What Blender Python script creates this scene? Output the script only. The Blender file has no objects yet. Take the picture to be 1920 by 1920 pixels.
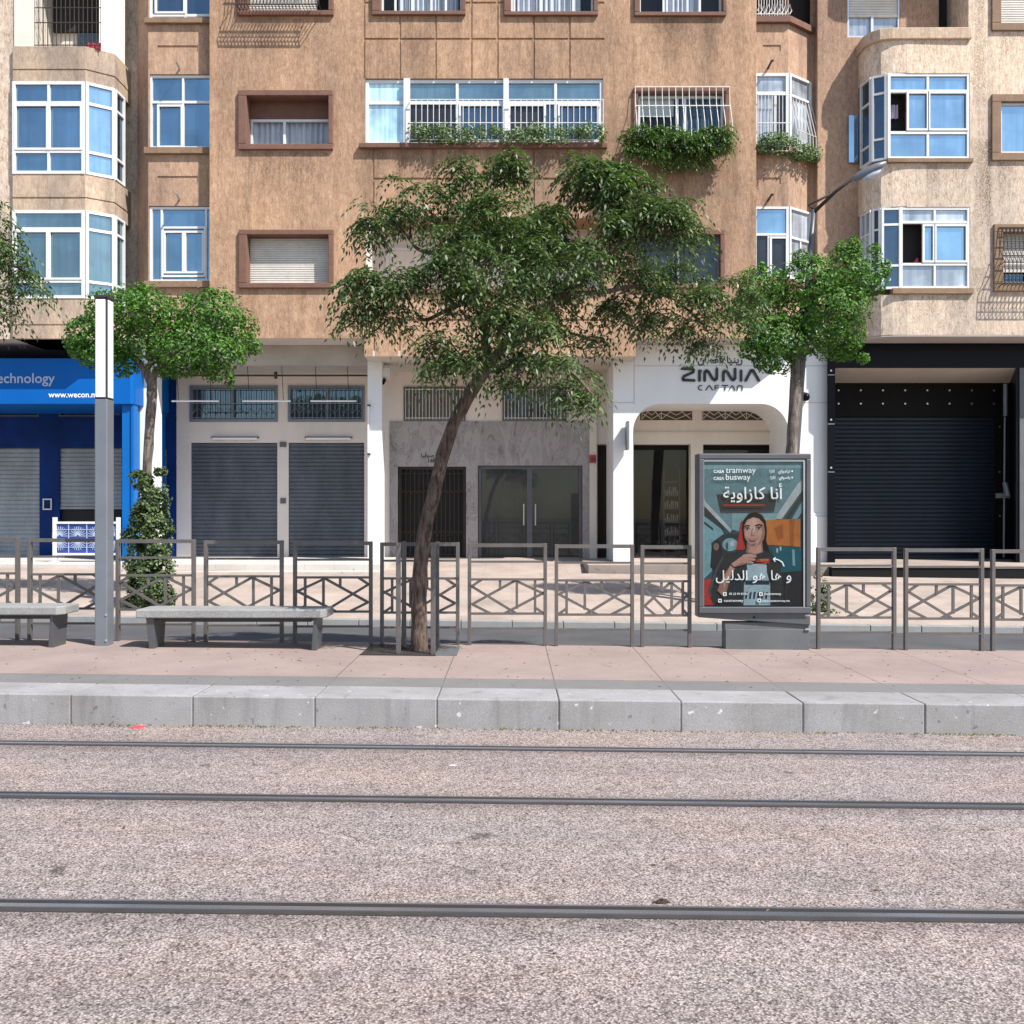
import bpy, math, random
from mathutils import Vector, Matrix

S = bpy.context.scene
COL = S.collection
CAMZ = 1.82                      # eye height above the tram track bed
SLOPE = -0.0115                  # the street falls gently to the right
R = math.radians
rnd = random.Random(7)


def X(px, d): return (px - 960) / 1920 * d
def Z(py, d): return CAMZ - (py - 960) / 1920 * d
def GZ(x, base): return base + SLOPE * x


# ------------------------------------------------------------------ materials
MATS = {}


def _nt(name):
    m = bpy.data.materials.new(name)
    m.use_nodes = True
    nt = m.node_tree
    nt.nodes.clear()
    out = nt.nodes.new('ShaderNodeOutputMaterial')
    bs = nt.nodes.new('ShaderNodeBsdfPrincipled')
    nt.links.new(bs.outputs[0], out.inputs[0])
    MATS[name] = m
    return m, nt, bs, out


def _pos(nt, scale=(1, 1, 1)):
    g = nt.nodes.new('ShaderNodeNewGeometry')
    mp = nt.nodes.new('ShaderNodeMapping')
    mp.inputs['Scale'].default_value = scale
    nt.links.new(g.outputs['Position'], mp.inputs['Vector'])
    return mp.outputs[0]


def _noise(nt, vec, scale, detail=4, rough=.6, dist=0):
    n = nt.nodes.new('ShaderNodeTexNoise')
    n.inputs['Scale'].default_value = scale
    n.inputs['Detail'].default_value = detail
    n.inputs['Roughness'].default_value = rough
    n.inputs['Distortion'].default_value = dist
    nt.links.new(vec, n.inputs['Vector'])
    return n.outputs[0]


def _ramp(nt, fac, stops):
    r = nt.nodes.new('ShaderNodeValToRGB')
    e = r.color_ramp.elements
    while len(e) < len(stops):
        e.new(.5)
    for i, (p, c) in enumerate(stops):
        e[i].position = p
        e[i].color = (*c, 1) if len(c) == 3 else c
    nt.links.new(fac, r.inputs[0])
    return r.outputs[0]


def _mix(nt, a, b, fac=.5, mode='MIX'):
    m = nt.nodes.new('ShaderNodeMix')
    m.data_type = 'RGBA'
    m.blend_type = mode
    if hasattr(fac, 'links'):
        nt.links.new(fac, m.inputs[0])
    else:
        m.inputs[0].default_value = fac
    for s, k in ((a, 6), (b, 7)):
        if hasattr(s, 'links'):
            nt.links.new(s, m.inputs[k])
        else:
            m.inputs[k].default_value = (*s, 1)
    return m.outputs[2]


def _math(nt, op, a, b=None):
    m = nt.nodes.new('ShaderNodeMath')
    m.operation = op
    for i, s in enumerate((a, b)):
        if s is None:
            continue
        if hasattr(s, 'links'):
            nt.links.new(s, m.inputs[i])
        else:
            m.inputs[i].default_value = s
    return m.outputs[0]


def _bump(nt, bs, h, strength=.3, dist=.01):
    b = nt.nodes.new('ShaderNodeBump')
    b.inputs['Strength'].default_value = strength
    b.inputs['Distance'].default_value = dist
    nt.links.new(h, b.inputs['Height'])
    nt.links.new(b.outputs[0], bs.inputs['Normal'])


def g3(v): return (v, v, v)


def pm(name, col, rough=.7, var=.12, scale=2.5, metallic=0, stretch=(1, 1, 1), fine=.06, fscale=60, bump=0, spec=.5):
    """painted / plain surface with broad dirt and a fine grain"""
    m, nt, bs, out = _nt(name)
    v = _pos(nt, stretch)
    big = _noise(nt, v, scale, 5)
    fin = _noise(nt, v, fscale, 2)
    c = _mix(nt, col, _ramp(nt, big, [(.3, g3(1 - var)), (.7, g3(1 + var * .3))]), 1, 'MULTIPLY')
    c = _mix(nt, c, _ramp(nt, fin, [(.3, g3(1 - fine)), (.7, g3(1 + fine * .3))]), 1, 'MULTIPLY')
    nt.links.new(c, bs.inputs['Base Color'])
    bs.inputs['Roughness'].default_value = rough
    bs.inputs['Metallic'].default_value = metallic
    bs.inputs['Specular IOR Level'].default_value = spec
    if bump:
        _bump(nt, bs, fin, bump, .004)
    return m


def stucco(name, light, mid, dark, grime=.35, contrast=(.34, .52, .66), fs=16, runs=(), soot=(.62, .63, .66)):
    """combed cement render: vertical drag marks plus rain grime"""
    m, nt, bs, out = _nt(name)
    v = _pos(nt, (1, 1, .27))
    f1 = _noise(nt, v, fs, 5, .7)
    f2 = _noise(nt, _pos(nt, (1, 1, .5)), fs * 2.2, 3, .7)
    f3 = _noise(nt, _pos(nt), fs * .35, 4, .6)
    f = _math(nt, 'ADD', _math(nt, 'ADD', _math(nt, 'MULTIPLY', f1, .45), _math(nt, 'MULTIPLY', f2, .35)), _math(nt, 'MULTIPLY', f3, .2))
    c = _ramp(nt, f, [(contrast[0], dark), (contrast[1], mid), (contrast[2], light)])
    big = _noise(nt, _pos(nt, (1, 1, .35)), .75, 5, .6)
    c = _mix(nt, c, _ramp(nt, big, [(.36, (1 - grime, 1 - grime * .95, 1 - grime * .82)), (.58, (1, 1, 1))]), 1, 'MULTIPLY')
    run = _noise(nt, _pos(nt, (1, 1, .06)), 3.2, 4, .6)
    c = _mix(nt, c, _ramp(nt, run, [(.33, g3(1 - grime * .55)), (.5, (1, 1, 1))]), 1, 'MULTIPLY')
    if runs:                                     # soot washed down below the sills
        sep = nt.nodes.new('ShaderNodeSeparateXYZ')
        nt.links.new(_pos(nt), sep.inputs[0])
        wob = _math(nt, 'MULTIPLY', _noise(nt, _pos(nt, (1, 1, .1)), 5, 3), .5)
        tot = None
        for x0, x1, z0, z1 in runs:
            hx = _math(nt, 'SUBTRACT', (x1 - x0) / 2, _math(nt, 'ABSOLUTE', _math(nt, 'SUBTRACT', sep.outputs[0], (x0 + x1) / 2)))
            hx = _math(nt, 'MULTIPLY', hx, 14)
            top = _math(nt, 'MULTIPLY', _math(nt, 'SUBTRACT', z1, sep.outputs[2]), 30)
            bot = _math(nt, 'MULTIPLY', _math(nt, 'SUBTRACT', sep.outputs[2], _math(nt, 'ADD', z0, wob)), 1.1)
            k = _math(nt, 'MINIMUM', _math(nt, 'MINIMUM', hx, top), bot)
            k = _math(nt, 'MINIMUM', _math(nt, 'MAXIMUM', k, 0), 1)
            tot = k if tot is None else _math(nt, 'MAXIMUM', tot, k)
        tot = _math(nt, 'MULTIPLY', tot, _ramp(nt, run, [(.3, g3(1)), (.62, g3(.35))]))
        tot = _math(nt, 'MULTIPLY', tot, _ramp(nt, f2, [(.42, g3(1)), (.62, g3(.45 if soot[0] > .5 else .05))]))
        c = _mix(nt, c, _mix(nt, c, soot, 1, 'MULTIPLY'), tot)
    nt.links.new(c, bs.inputs['Base Color'])
    bs.inputs['Roughness'].default_value = .95
    bs.inputs['Specular IOR Level'].default_value = .15
    _bump(nt, bs, f, .55, .02)
    return m


def glass(name, tint, gloss=.55, base=(.03, .05, .08), rough=.02, wav=.015):
    """coated window glass: dark body colour plus a tinted mirror coat"""
    m, nt, bs, out = _nt(name)
    fold = _noise(nt, _pos(nt, (6, 6, .25)), 1.6, 3)
    refl_blot = _noise(nt, _pos(nt, (.8, .8, 1)), 1.1, 3)  # broad patches of reflection painted into the body colour
    cc = _mix(nt, base, _ramp(nt, fold, [(.35, g3(.7)), (.6, g3(1.25))]), 1, 'MULTIPLY')
    cc = _mix(nt, cc, _ramp(nt, refl_blot, [(.4, g3(.6)), (.6, g3(1.4))]), 1, 'MULTIPLY')
    nt.links.new(cc, bs.inputs['Base Color'])
    bs.inputs['Roughness'].default_value = .25
    gl = nt.nodes.new('ShaderNodeBsdfGlossy')
    gl.inputs['Color'].default_value = (*tint, 1)
    gl.inputs['Roughness'].default_value = rough
    mx = nt.nodes.new('ShaderNodeMixShader')
    n = _noise(nt, _pos(nt, (1, 1, .8)), .9, 4)
    nt.links.new(_math(nt, 'ADD', _math(nt, 'MULTIPLY', n, gloss * 1.3), gloss * .35), mx.inputs[0])
    nt.links.new(bs.outputs[0], mx.inputs[1])
    nt.links.new(gl.outputs[0], mx.inputs[2])
    b = nt.nodes.new('ShaderNodeBump')
    b.inputs['Strength'].default_value = wav
    nt.links.new(_noise(nt, _pos(nt), 1.7, 1), b.inputs['Height'])
    nt.links.new(b.outputs[0], gl.inputs['Normal'])
    nt.links.new(mx.outputs[0], out.inputs[0])
    return m


def clear_glass(name, tint=(.85, .92, .95), gloss=.035):
    m, nt, bs, out = _nt(name)
    tr = nt.nodes.new('ShaderNodeBsdfTransparent')
    tr.inputs[0].default_value = (*tint, 1)
    gl = nt.nodes.new('ShaderNodeBsdfGlossy')
    gl.inputs['Roughness'].default_value = .02
    mx = nt.nodes.new('ShaderNodeMixShader')
    mx.inputs[0].default_value = gloss
    nt.links.new(tr.outputs[0], mx.inputs[1])
    nt.links.new(gl.outputs[0], mx.inputs[2])
    nt.links.new(mx.outputs[0], out.inputs[0])
    return m


def leafmat(name, cols, trans=.25, rough=.45):
    m, nt, bs, out = _nt(name)
    g = nt.nodes.new('ShaderNodeNewGeometry')
    n = len(cols)
    c = _ramp(nt, g.outputs['Random Per Island'], [(i / (n - 1), k) for i, k in enumerate(cols)])
    nt.links.new(c, bs.inputs['Base Color'])
    bs.inputs['Roughness'].default_value = rough
    bs.inputs['Specular IOR Level'].default_value = .4
    tl = nt.nodes.new('ShaderNodeBsdfTranslucent')
    nt.links.new(_mix(nt, c, (1.0, 1.25, .35), 1, 'MULTIPLY'), tl.inputs[0])
    mx = nt.nodes.new('ShaderNodeMixShader')
    mx.inputs[0].default_value = trans
    nt.links.new(bs.outputs[0], mx.inputs[1])
    nt.links.new(tl.outputs[0], mx.inputs[2])
    nt.links.new(mx.outputs[0], out.inputs[0])
    return m


def bark(name, dark, light, sc=14):
    m, nt, bs, out = _nt(name)
    f = _noise(nt, _pos(nt, (1, 1, .2)), sc * 2, 5, .7)
    b = _noise(nt, _pos(nt), 5, 3)
    c = _ramp(nt, f, [(.36, dark), (.62, light)])
    c = _mix(nt, c, _ramp(nt, b, [(.3, g3(.6)), (.65, g3(1.1))]), 1, 'MULTIPLY')
    nt.links.new(c, bs.inputs['Base Color'])
    bs.inputs['Roughness'].default_value = .95
    _bump(nt, bs, f, .9, .03)
    return m


def aggregate(name):
    m, nt, bs, out = _nt(name)
    vec = _pos(nt)
    vo = nt.nodes.new('ShaderNodeTexVoronoi')
    vo.inputs['Scale'].default_value = 105
    nt.links.new(vec, vo.inputs['Vector'])
    bw = nt.nodes.new('ShaderNodeRGBToBW')
    nt.links.new(vo.outputs['Color'], bw.inputs[0])
    c = _ramp(nt, bw.outputs[0], [(.12, (.115, .091, .084)), (.28, (.243, .197, .183)), (.5, (.357, .296, .277)), (.8, (.51, .44, .416))])
    gap = _ramp(nt, vo.outputs['Distance'], [(.35, g3(1)), (.75, g3(.45))])
    c = _mix(nt, c, gap, 1, 'MULTIPLY')
    fine = _noise(nt, vec, 210, 2, .6)
    c = _mix(nt, c, _ramp(nt, fine, [(.33, g3(.72)), (.62, g3(1.12))]), 1, 'MULTIPLY')
    mid = _noise(nt, vec, 9, 5, .7)
    c = _mix(nt, c, _ramp(nt, mid, [(.32, g3(.78)), (.6, g3(1.06))]), 1, 'MULTIPLY')
    big = _noise(nt, _pos(nt, (.7, 1.2, 1)), .8, 4)
    c = _mix(nt, c, _ramp(nt, big, [(.3, (.92, .92, .97)), (.5, (1, .985, .97)), (.7, (1.045, .975, .91))]), 1, 'MULTIPLY')
    sep = nt.nodes.new('ShaderNodeSeparateXYZ')
    nt.links.new(vec, sep.inputs[0])
    wob = _math(nt, 'MULTIPLY', _noise(nt, _pos(nt, (1, .4, 1)), 2.2, 4), .22)
    tot = None
    for yr in (7.87, 6.45, 4.67):                # oil and brake dust beside each rail
        d = _math(nt, 'ABSOLUTE', _math(nt, 'SUBTRACT', sep.outputs[1], yr - .05))
        k = _math(nt, 'SUBTRACT', _math(nt, 'ADD', wob, .12), d)
        k = _math(nt, 'MAXIMUM', _math(nt, 'MINIMUM', _math(nt, 'MULTIPLY', k, 6), 1), 0)
        tot = k if tot is None else _math(nt, 'MAXIMUM', tot, k)
    c = _mix(nt, c, _mix(nt, c, (.66, .65, .66), 1, 'MULTIPLY'), _math(nt, 'MULTIPLY', tot, .8))
    drop = _noise(nt, _pos(nt, (1, 1, 1)), 3.4, 2, .4)
    c = _mix(nt, c, _ramp(nt, drop, [(.23, g3(.55)), (.28, g3(1))]), 1, 'MULTIPLY')
    lane = _noise(nt, _pos(nt, (.12, 1.6, 1)), 1.4, 4)
    c = _mix(nt, c, _ramp(nt, lane, [(.35, g3(.88)), (.62, g3(1.05))]), 1, 'MULTIPLY')
    nt.links.new(c, bs.inputs['Base Color'])
    bs.inputs['Roughness'].default_value = .9
    bs.inputs['Specular IOR Level'].default_value = .25
    _bump(nt, bs, vo.outputs['Distance'], .35, .006)
    return m


def paving(name, col, joint_x=None, joint_y=None, off=0, jw=.007, jcol=.4, var=.16, xmin=None, line=None):
    m, nt, bs, out = _nt(name)
    vec = _pos(nt)
    big = _noise(nt, vec, 1.1, 6, .65)
    fin = _noise(nt, vec, 75, 3)
    c = _mix(nt, col, _ramp(nt, big, [(.3, g3(1 - var)), (.7, g3(1 + var * .4))]), 1, 'MULTIPLY')
    c = _mix(nt, c, _ramp(nt, fin, [(.3, g3(.84)), (.7, g3(1.08))]), 1, 'MULTIPLY')
    spots = _noise(nt, vec, 11, 2, .4)
    c = _mix(nt, c, _ramp(nt, spots, [(.24, g3(.6)), (.29, g3(1))]), 1, 'MULTIPLY')
    sep = nt.nodes.new('ShaderNodeSeparateXYZ')
    nt.links.new(vec, sep.inputs[0])
    for ax, pitch, o in ((0, joint_x, off), (1, joint_y, 0)):
        if not pitch:
            continue
        t = _math(nt, 'FRACT', _math(nt, 'DIVIDE', _math(nt, 'SUBTRACT', sep.outputs[ax], o), pitch))
        t = _math(nt, 'ABSOLUTE', _math(nt, 'SUBTRACT', t, .5))
        k = _math(nt, 'GREATER_THAN', t, .5 - jw / pitch)
        k = _math(nt, 'MULTIPLY', k, 1 - jcol)
        if xmin is not None: k = _math(nt, 'MULTIPLY', k, _math(nt, 'GREATER_THAN', sep.outputs[0], xmin))
        c = _mix(nt, c, (.09, .07, .06), k)
    if line:
        k = _math(nt, 'LESS_THAN', _math(nt, 'ABSOLUTE', _math(nt, 'SUBTRACT', sep.outputs[1], line)), .006)
        k = _math(nt, 'MULTIPLY', k, _math(nt, 'GREATER_THAN', sep.outputs[0], -.5))
        c = _mix(nt, c, (.09, .07, .06), _math(nt, 'MULTIPLY', k, .5))
    nt.links.new(c, bs.inputs['Base Color'])
    bs.inputs['Roughness'].default_value = .85
    bs.inputs['Specular IOR Level'].default_value = .3
    _bump(nt, bs, fin, .25, .003)
    return m


def marble(name):
    m, nt, bs, out = _nt(name)
    v = _pos(nt, (1, 1, .45))
    n = _noise(nt, v, 2.2, 6, .65, 1.4)
    c = _ramp(nt, n, [(.36, (.17, .145, .145)), (.45, (.33, .295, .29)), (.49, (.24, .21, .21)), (.53, (.36, .325, .32)), (.7, (.29, .26, .26))])
    nt.links.new(c, bs.inputs['Base Color'])
    bs.inputs['Roughness'].default_value = .3
    return m


M = MATS
stucco('stucco', (.64, .435, .295), (.475, .30, .193), (.275, .162, .10), .34, fs=22, runs=[(X(a, 22.3), X(b, 22.3), Z(q, 22.3), Z(p, 22.3)) for a, b, p, q in ((462, 618, 283, 410), (470, 615, 32, 150), (464, 617, 541, 600), (715, 860, 31, 68), (955, 1112, 31, 68), (1199, 1356, 33, 150), (700, 1130, 280, 400), (1196, 1352, 290, 420))])
stucco('stucco_pink', (.61, .425, .305), (.465, .305, .21), (.27, .166, .115), .34, fs=22)
stucco('stucco_pale', (.78, .65, .52), (.58, .44, .33), (.17, .115, .08), .3, (.34, .45, .57), 20, [(X(a, 22), X(b, 22), Z(q, 22), Z(p, 22)) for a, b, p, q in ((1640, 1700, 76, 128), (1712, 1815, 76, 145), (1735, 1815, 307, 395), (1665, 1728, 307, 385), (1718, 1762, 553, 640), (1770, 1815, 553, 640), (1684, 1714, 553, 620), (1822, 1850, -40, 250), (1824, 1862, 260, 480), (1820, 1850, 500, 600), (1868, 1960, 303, 400), (1872, 1960, 60, 150))], (.40, .35, .31))
stucco('stucco_grey', (.68, .54, .42), (.53, .4, .295), (.32, .23, .165), .4, fs=24)
pm('surround', (.19, .095, .068), .85, .2, 4, fscale=35, fine=.25, bump=.3)
pm('surround_tan', (.27, .175, .11), .85, .25, 4, fscale=35, fine=.25, bump=.3)
pm('white_frame', (.70, .71, .72), .4, .08)
pm('white_paint', (.78, .78, .765), .6, .07, 1.2, stretch=(1, 1, .4))
pm('cream_paint', (.74, .66, .60), .75, .14, 1.1, stretch=(1, 1, .35))
pm('cream_pale', (.73, .67, .59), .75, .12, 1.4, stretch=(1, 1, .35))
pm('render_grey', (.45, .42, .38), .85, .2, 1.3)
pm('soffit_paint', (.55, .50, .44), .85, .15, 1)
pm('blue_dark', (.005, .032, .165), .65, .4, 1.6, spec=.15)
pm('blue_sign', (.0015, .105, .40), .5, .1, 1, spec=.15)
pm('blue_column', (.002, .125, .44), .5, .1, 1, spec=.2)
pm('shutter_slate', (.105, .115, .138), .5, .38, 1.6, metallic=.15, stretch=(1.5, 1, .5), fine=.2, fscale=25)
pm('shutter_light', (.31, .335, .35), .5, .3, 1.6, stretch=(1.5, 1, .5), fine=.15, fscale=25)
pm('shutter_navy', (.014, .019, .035), .45, .3, 1.2, spec=.3, stretch=(1.5, 1, .6))
pm('blind_white', (.66, .63, .58), .6, .15, 3, fine=.1)
pm('black_clad', (.004, .004, .008), .35, .1, 1, spec=.12)
pm('black_matte', (.006, .006, .007), .7, .1, 1, spec=.2)
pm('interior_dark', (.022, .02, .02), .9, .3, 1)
pm('fret_brown', (.10, .07, .045), .7, .2, 6)
pm('steel_dark', (.06, .06, .065), .45, .15, 5, metallic=.6)
pm('steel_grey', (.19, .21, .24), .45, .12, 3, metallic=.3)
pm('fence_paint', (.13, .118, .112), .5, .2, 6, metallic=.2)
pm('panel_frame', (.105, .108, .118), .45, .15, 3, metallic=.3)
pm('panel_base', (.115, .12, .125), .6, .15, 3)
pm('aluminium', (.55, .56, .57), .35, .1, 4, metallic=.7)
pm('lamp_white', (.82, .81, .83), .4, .04, 3)
pm('rail_steel', (.43, .45, .52), .22, .4, 1.5, metallic=.8, stretch=(.3, 4, 1))
pm('rail_rubber', (.04, .034, .032), .8, .35, 6)
pm('groove_dark', (.022, .018, .016), .95, .3, 9)
pm('grille_white', (.72, .70, .68), .5, .2, 8)
pm('grille_iron', (.045, .032, .026), .7, .3, 9)
pm('curtain', (.62, .60, .64), .95, .12, 4)
pm('curtain_blue', (.13, .19, .27), .95, .3, 7, fine=.4, fscale=22)
pm('laundry', (.55, .47, .6), .9, .2, 4)
pm('red_cloth', (.55, .04, .08), .9, .2, 4)
pm('letter_dark', (.022, .022, .026), .4, .1, 3)
pm('letter_grey', (.38, .44, .58), .5, .05, 3)
pm('letter_white', (.83, .85, .87), .5, .03, 3)
pm('sign_red', (.42, .05, .035), .5, .15, 5)
pm('wrapper', (.5, .10, .11), .45, .3, 30)
pm('debris', (.05, .03, .022), .9, .4, 30)
pm('mortar', (.085, .08, .076), .95, .4, 6)
pm('soil', (.06, .045, .032), .95, .3, 8)
pm('shop_floor', (.2, .18, .16), .5)
pm('goods', (.22, .18, .16), .6, .5, 9, fine=.5, fscale=14)
pm('blue_screen', (.02, .06, .28), .5, .2, 4)
bark('bark_big', (.035, .022, .017), (.21, .145, .115))
bark('bark_small', (.065, .05, .04), (.25, .205, .17), 9)
marble('marble')
aggregate('aggregate')
JX = 1.023
def kerbmat(name):
    m, nt, bs, out = _nt(name)
    v = _pos(nt)
    c = _mix(nt, (.315, .305, .305), _ramp(nt, _noise(nt, v, 130, 2), [(.3, g3(.72)), (.7, g3(1.12))]), 1, 'MULTIPLY')
    c = _mix(nt, c, _ramp(nt, _noise(nt, v, 1.3, 5), [(.32, (.78, .76, .74)), (.62, (1.04, 1.04, 1.06))]), 1, 'MULTIPLY')
    c = _mix(nt, c, _ramp(nt, _noise(nt, _pos(nt, (1, 1, .12)), 6, 4), [(.28, g3(.74)), (.45, g3(1))]), 1, 'MULTIPLY')
    c = _mix(nt, c, _ramp(nt, _noise(nt, v, 13, 2, .4), [(.25, g3(.6)), (.3, g3(1)), (.735, g3(1)), (.76, g3(1.9))]), 1, 'MULTIPLY')
    nt.links.new(c, bs.inputs['Base Color'])
    bs.inputs['Roughness'].default_value = .85
    _bump(nt, bs, _noise(nt, v, 60, 4), .3, .006)


kerbmat('kerb_stone')
pm('granite', (.31, .31, .305), .75, .16, 4, fine=.4, fscale=110)
paving('platform_paving', (.305, .235, .212), JX, None, .393, .0055, .25, .2, -1.75, 11.5)
paving('border_paving', (.18, .172, .168), JX, None, .393, .004, .5)
paving('sidewalk_paving', (.40, .325, .28), .6, .6, 0, .004, .7, .3)
paving('terrace_paving', (.55, .51, .475), .62, None, 0, .003, .5, .15)
paving('asphalt', (.085, .085, .09), var=.25)
paving('earth', (.25, .21, .18), var=.25)
glass('glass_blue', (.34, .50, .64), .55, (.035, .07, .11))
glass('glass_sky', (.44, .62, .76), .58, (.12, .22, .32))
glass('glass_pale', (.7, .85, .9), .25, (.40, .60, .68))
glass('glass_green', (.42, .56, .6), .42, (.06, .10, .115))
glass('glass_dark', (.3, .34, .4), .07, (.012, .012, .015))
glass('glass_frost', (.7, .78, .85), .2, (.34, .37, .41))
glass('glass_navy', (.26, .38, .5), .30, (.012, .02, .035))
clear_glass('glass_clear')
leafmat('leaf_big', [(.03, .055, .022), (.06, .10, .036), (.10, .155, .056), (.18, .24, .095)], .25)
leafmat('leaf_ficus', [(.03, .088, .012), (.055, .145, .02), (.09, .21, .03), (.16, .31, .045)], .3)
leafmat('leaf_ivy', [(.03, .06, .018), (.055, .095, .03), (.095, .14, .05), (.16, .2, .09)], .2)
leafmat('leaf_box', [(.05, .10, .035), (.10, .17, .06), (.17, .25, .10), (.40, .46, .33)], .3)
leafmat('leaf_grille', [(.035, .075, .022), (.065, .125, .035), (.10, .18, .05), (.17, .26, .085)], .3)
leafmat('leaf_dry', [(.12, .08, .03), (.2, .13, .05), (.07, .035, .02)], .1, .8)
leafmat('weed', [(.12, .15, .03), (.2, .2, .05), (.3, .27, .09)], .2)


# ------------------------------------------------------------------ mesh builder
def wloc(o):
    v = Vector((0, 0, 0))
    while o is not None:
        v = v + o.location
        o = o.parent
    return v


class MB:
    def __init__(s):
        s.v, s.f, s.m, s.cur = [], [], [], 0

    def mat(s, i):
        s.cur = i
        return s

    def add(s, vs, fs):
        b = len(s.v)
        s.v.extend(vs)
        for f in fs:
            s.f.append(tuple(b + i for i in f))
            s.m.append(s.cur)

    def quad(s, a, b, c, d):
        s.add([a, b, c, d], [(0, 1, 2, 3)])

    def box(s, x0, x1, y0, y1, z0, z1):
        if x0 > x1: x0, x1 = x1, x0
        if y0 > y1: y0, y1 = y1, y0
        if z0 > z1: z0, z1 = z1, z0
        s.add([(x0, y0, z0), (x1, y0, z0), (x1, y1, z0), (x0, y1, z0), (x0, y0, z1), (x1, y0, z1), (x1, y1, z1), (x0, y1, z1)],
              [(0, 3, 2, 1), (4, 5, 6, 7), (0, 1, 5, 4), (1, 2, 6, 5), (2, 3, 7, 6), (3, 0, 4, 7)])
        return s

    def obox(s, a, u, n, u0, u1, n0, n1, z0, z1):
        """box in a frame standing on plan point a with along-direction u, outward n"""
        P = lambda uu, nn, z: (a[0] + u[0] * uu + n[0] * nn, a[1] + u[1] * uu + n[1] * nn, z)
        s.add([P(u0, n1, z0), P(u1, n1, z0), P(u1, n0, z0), P(u0, n0, z0), P(u0, n1, z1), P(u1, n1, z1), P(u1, n0, z1), P(u0, n0, z1)],
              [(0, 3, 2, 1), (4, 5, 6, 7), (0, 1, 5, 4), (1, 2, 6, 5), (2, 3, 7, 6), (3, 0, 4, 7)])

    def prism(s, poly, z0, z1):
        n = len(poly)
        a = sum(poly[i][0] * poly[(i + 1) % n][1] - poly[(i + 1) % n][0] * poly[i][1] for i in range(n))
        if a < 0: poly = poly[::-1]
        s.add([(p[0], p[1], z0) for p in poly] + [(p[0], p[1], z1) for p in poly],
              [tuple(range(n))[::-1], tuple(range(n, 2 * n))] + [(i, (i + 1) % n, n + (i + 1) % n, n + i) for i in range(n)])

    def prismY(s, poly, y0, y1):
        """(x,z) polygon extruded in y (y0 nearer the camera)"""
        n = len(poly)
        a = sum(poly[i][0] * poly[(i + 1) % n][1] - poly[(i + 1) % n][0] * poly[i][1] for i in range(n))
        if a < 0: poly = poly[::-1]
        s.add([(p[0], y0, p[1]) for p in poly] + [(p[0], y1, p[1]) for p in poly],
              [tuple(range(n)), tuple(range(n, 2 * n))[::-1]] + [((i + 1) % n, i, n + i, n + (i + 1) % n) for i in range(n)])

    def polyY(s, poly, y):
        n = len(poly)
        a = sum(poly[i][0] * poly[(i + 1) % n][1] - poly[(i + 1) % n][0] * poly[i][1] for i in range(n))
        if a < 0: poly = poly[::-1]
        s.add([(p[0], y, p[1]) for p in poly], [tuple(range(n))])

    def bar(s, p, q, w, h, side=(0, 1, 0)):
        p, q = Vector(p), Vector(q)
        d = (q - p).normalized()
        sd = Vector(side)
        sd = (sd - d * sd.dot(d)).normalized()
        t = d.cross(sd)
        c = [(-1, -1), (1, -1), (1, 1), (-1, 1)]
        s.add([tuple(e + t * (a * w / 2) + sd * (b * h / 2)) for e in (p, q) for a, b in c],
              [(0, 3, 2, 1), (4, 5, 6, 7), (0, 1, 5, 4), (1, 2, 6, 5), (2, 3, 7, 6), (3, 0, 4, 7)])

    def tube(s, pts, rad, n=8, cap=True):
        pts = [Vector(p) for p in pts]
        if not hasattr(rad, '__len__'): rad = [rad] * len(pts)
        vs, fs = [], []
        ref = None
        for i, p in enumerate(pts):
            d = (pts[min(i + 1, len(pts) - 1)] - pts[max(i - 1, 0)]).normalized()
            if ref is None:
                ref = Vector((1, 0, 0)) if abs(d.x) < .8 else Vector((0, 1, 0))
            a = (ref - d * ref.dot(d)).normalized()
            ref = a
            b = d.cross(a)
            for k in range(n):
                t = 2 * math.pi * k / n
                vs.append(tuple(p + (a * math.cos(t) + b * math.sin(t)) * rad[i]))
        for i in range(len(pts) - 1):
            for k in range(n):
                fs.append((i * n + k, i * n + (k + 1) % n, (i + 1) * n + (k + 1) % n, (i + 1) * n + k))
        if cap:
            fs.append(tuple(range(n))[::-1])
            fs.append(tuple(range((len(pts) - 1) * n, len(pts) * n)))
        s.add(vs, fs)

    def disc(s, cx, cz, r, y0, y1, n=18, ry=None):
        ry = ry or r
        s.prismY([(cx + r * math.cos(2 * math.pi * k / n), cz + ry * math.sin(2 * math.pi * k / n)) for k in range(n)], y0, y1)

    def wall(s, y, x0, x1, z0, z1, holes=()):
        """upright sheet facing -y. holes: (x0,x1,z0,z1,depth,closed)"""
        xs = sorted({round(v, 5) for v in [x0, x1] + [min(max(h[k], x0), x1) for h in holes for k in (0, 1)]})
        zs = sorted({round(v, 5) for v in [z0, z1] + [min(max(h[k], z0), z1) for h in holes for k in (2, 3)]})
        nx, nz = len(xs) - 1, len(zs) - 1
        D = {}
        for i in range(nx):
            for j in range(nz):
                cx, cz = (xs[i] + xs[i + 1]) / 2, (zs[j] + zs[j + 1]) / 2
                d = (0, True)
                for h in holes:
                    if h[0] < cx < h[1] and h[2] < cz < h[3]:
                        d = (h[4], h[5])
                D[i, j] = d
                if d[1]:
                    yy = y + d[0]
                    s.quad((xs[i], yy, zs[j]), (xs[i + 1], yy, zs[j]), (xs[i + 1], yy, zs[j + 1]), (xs[i], yy, zs[j + 1]))
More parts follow.
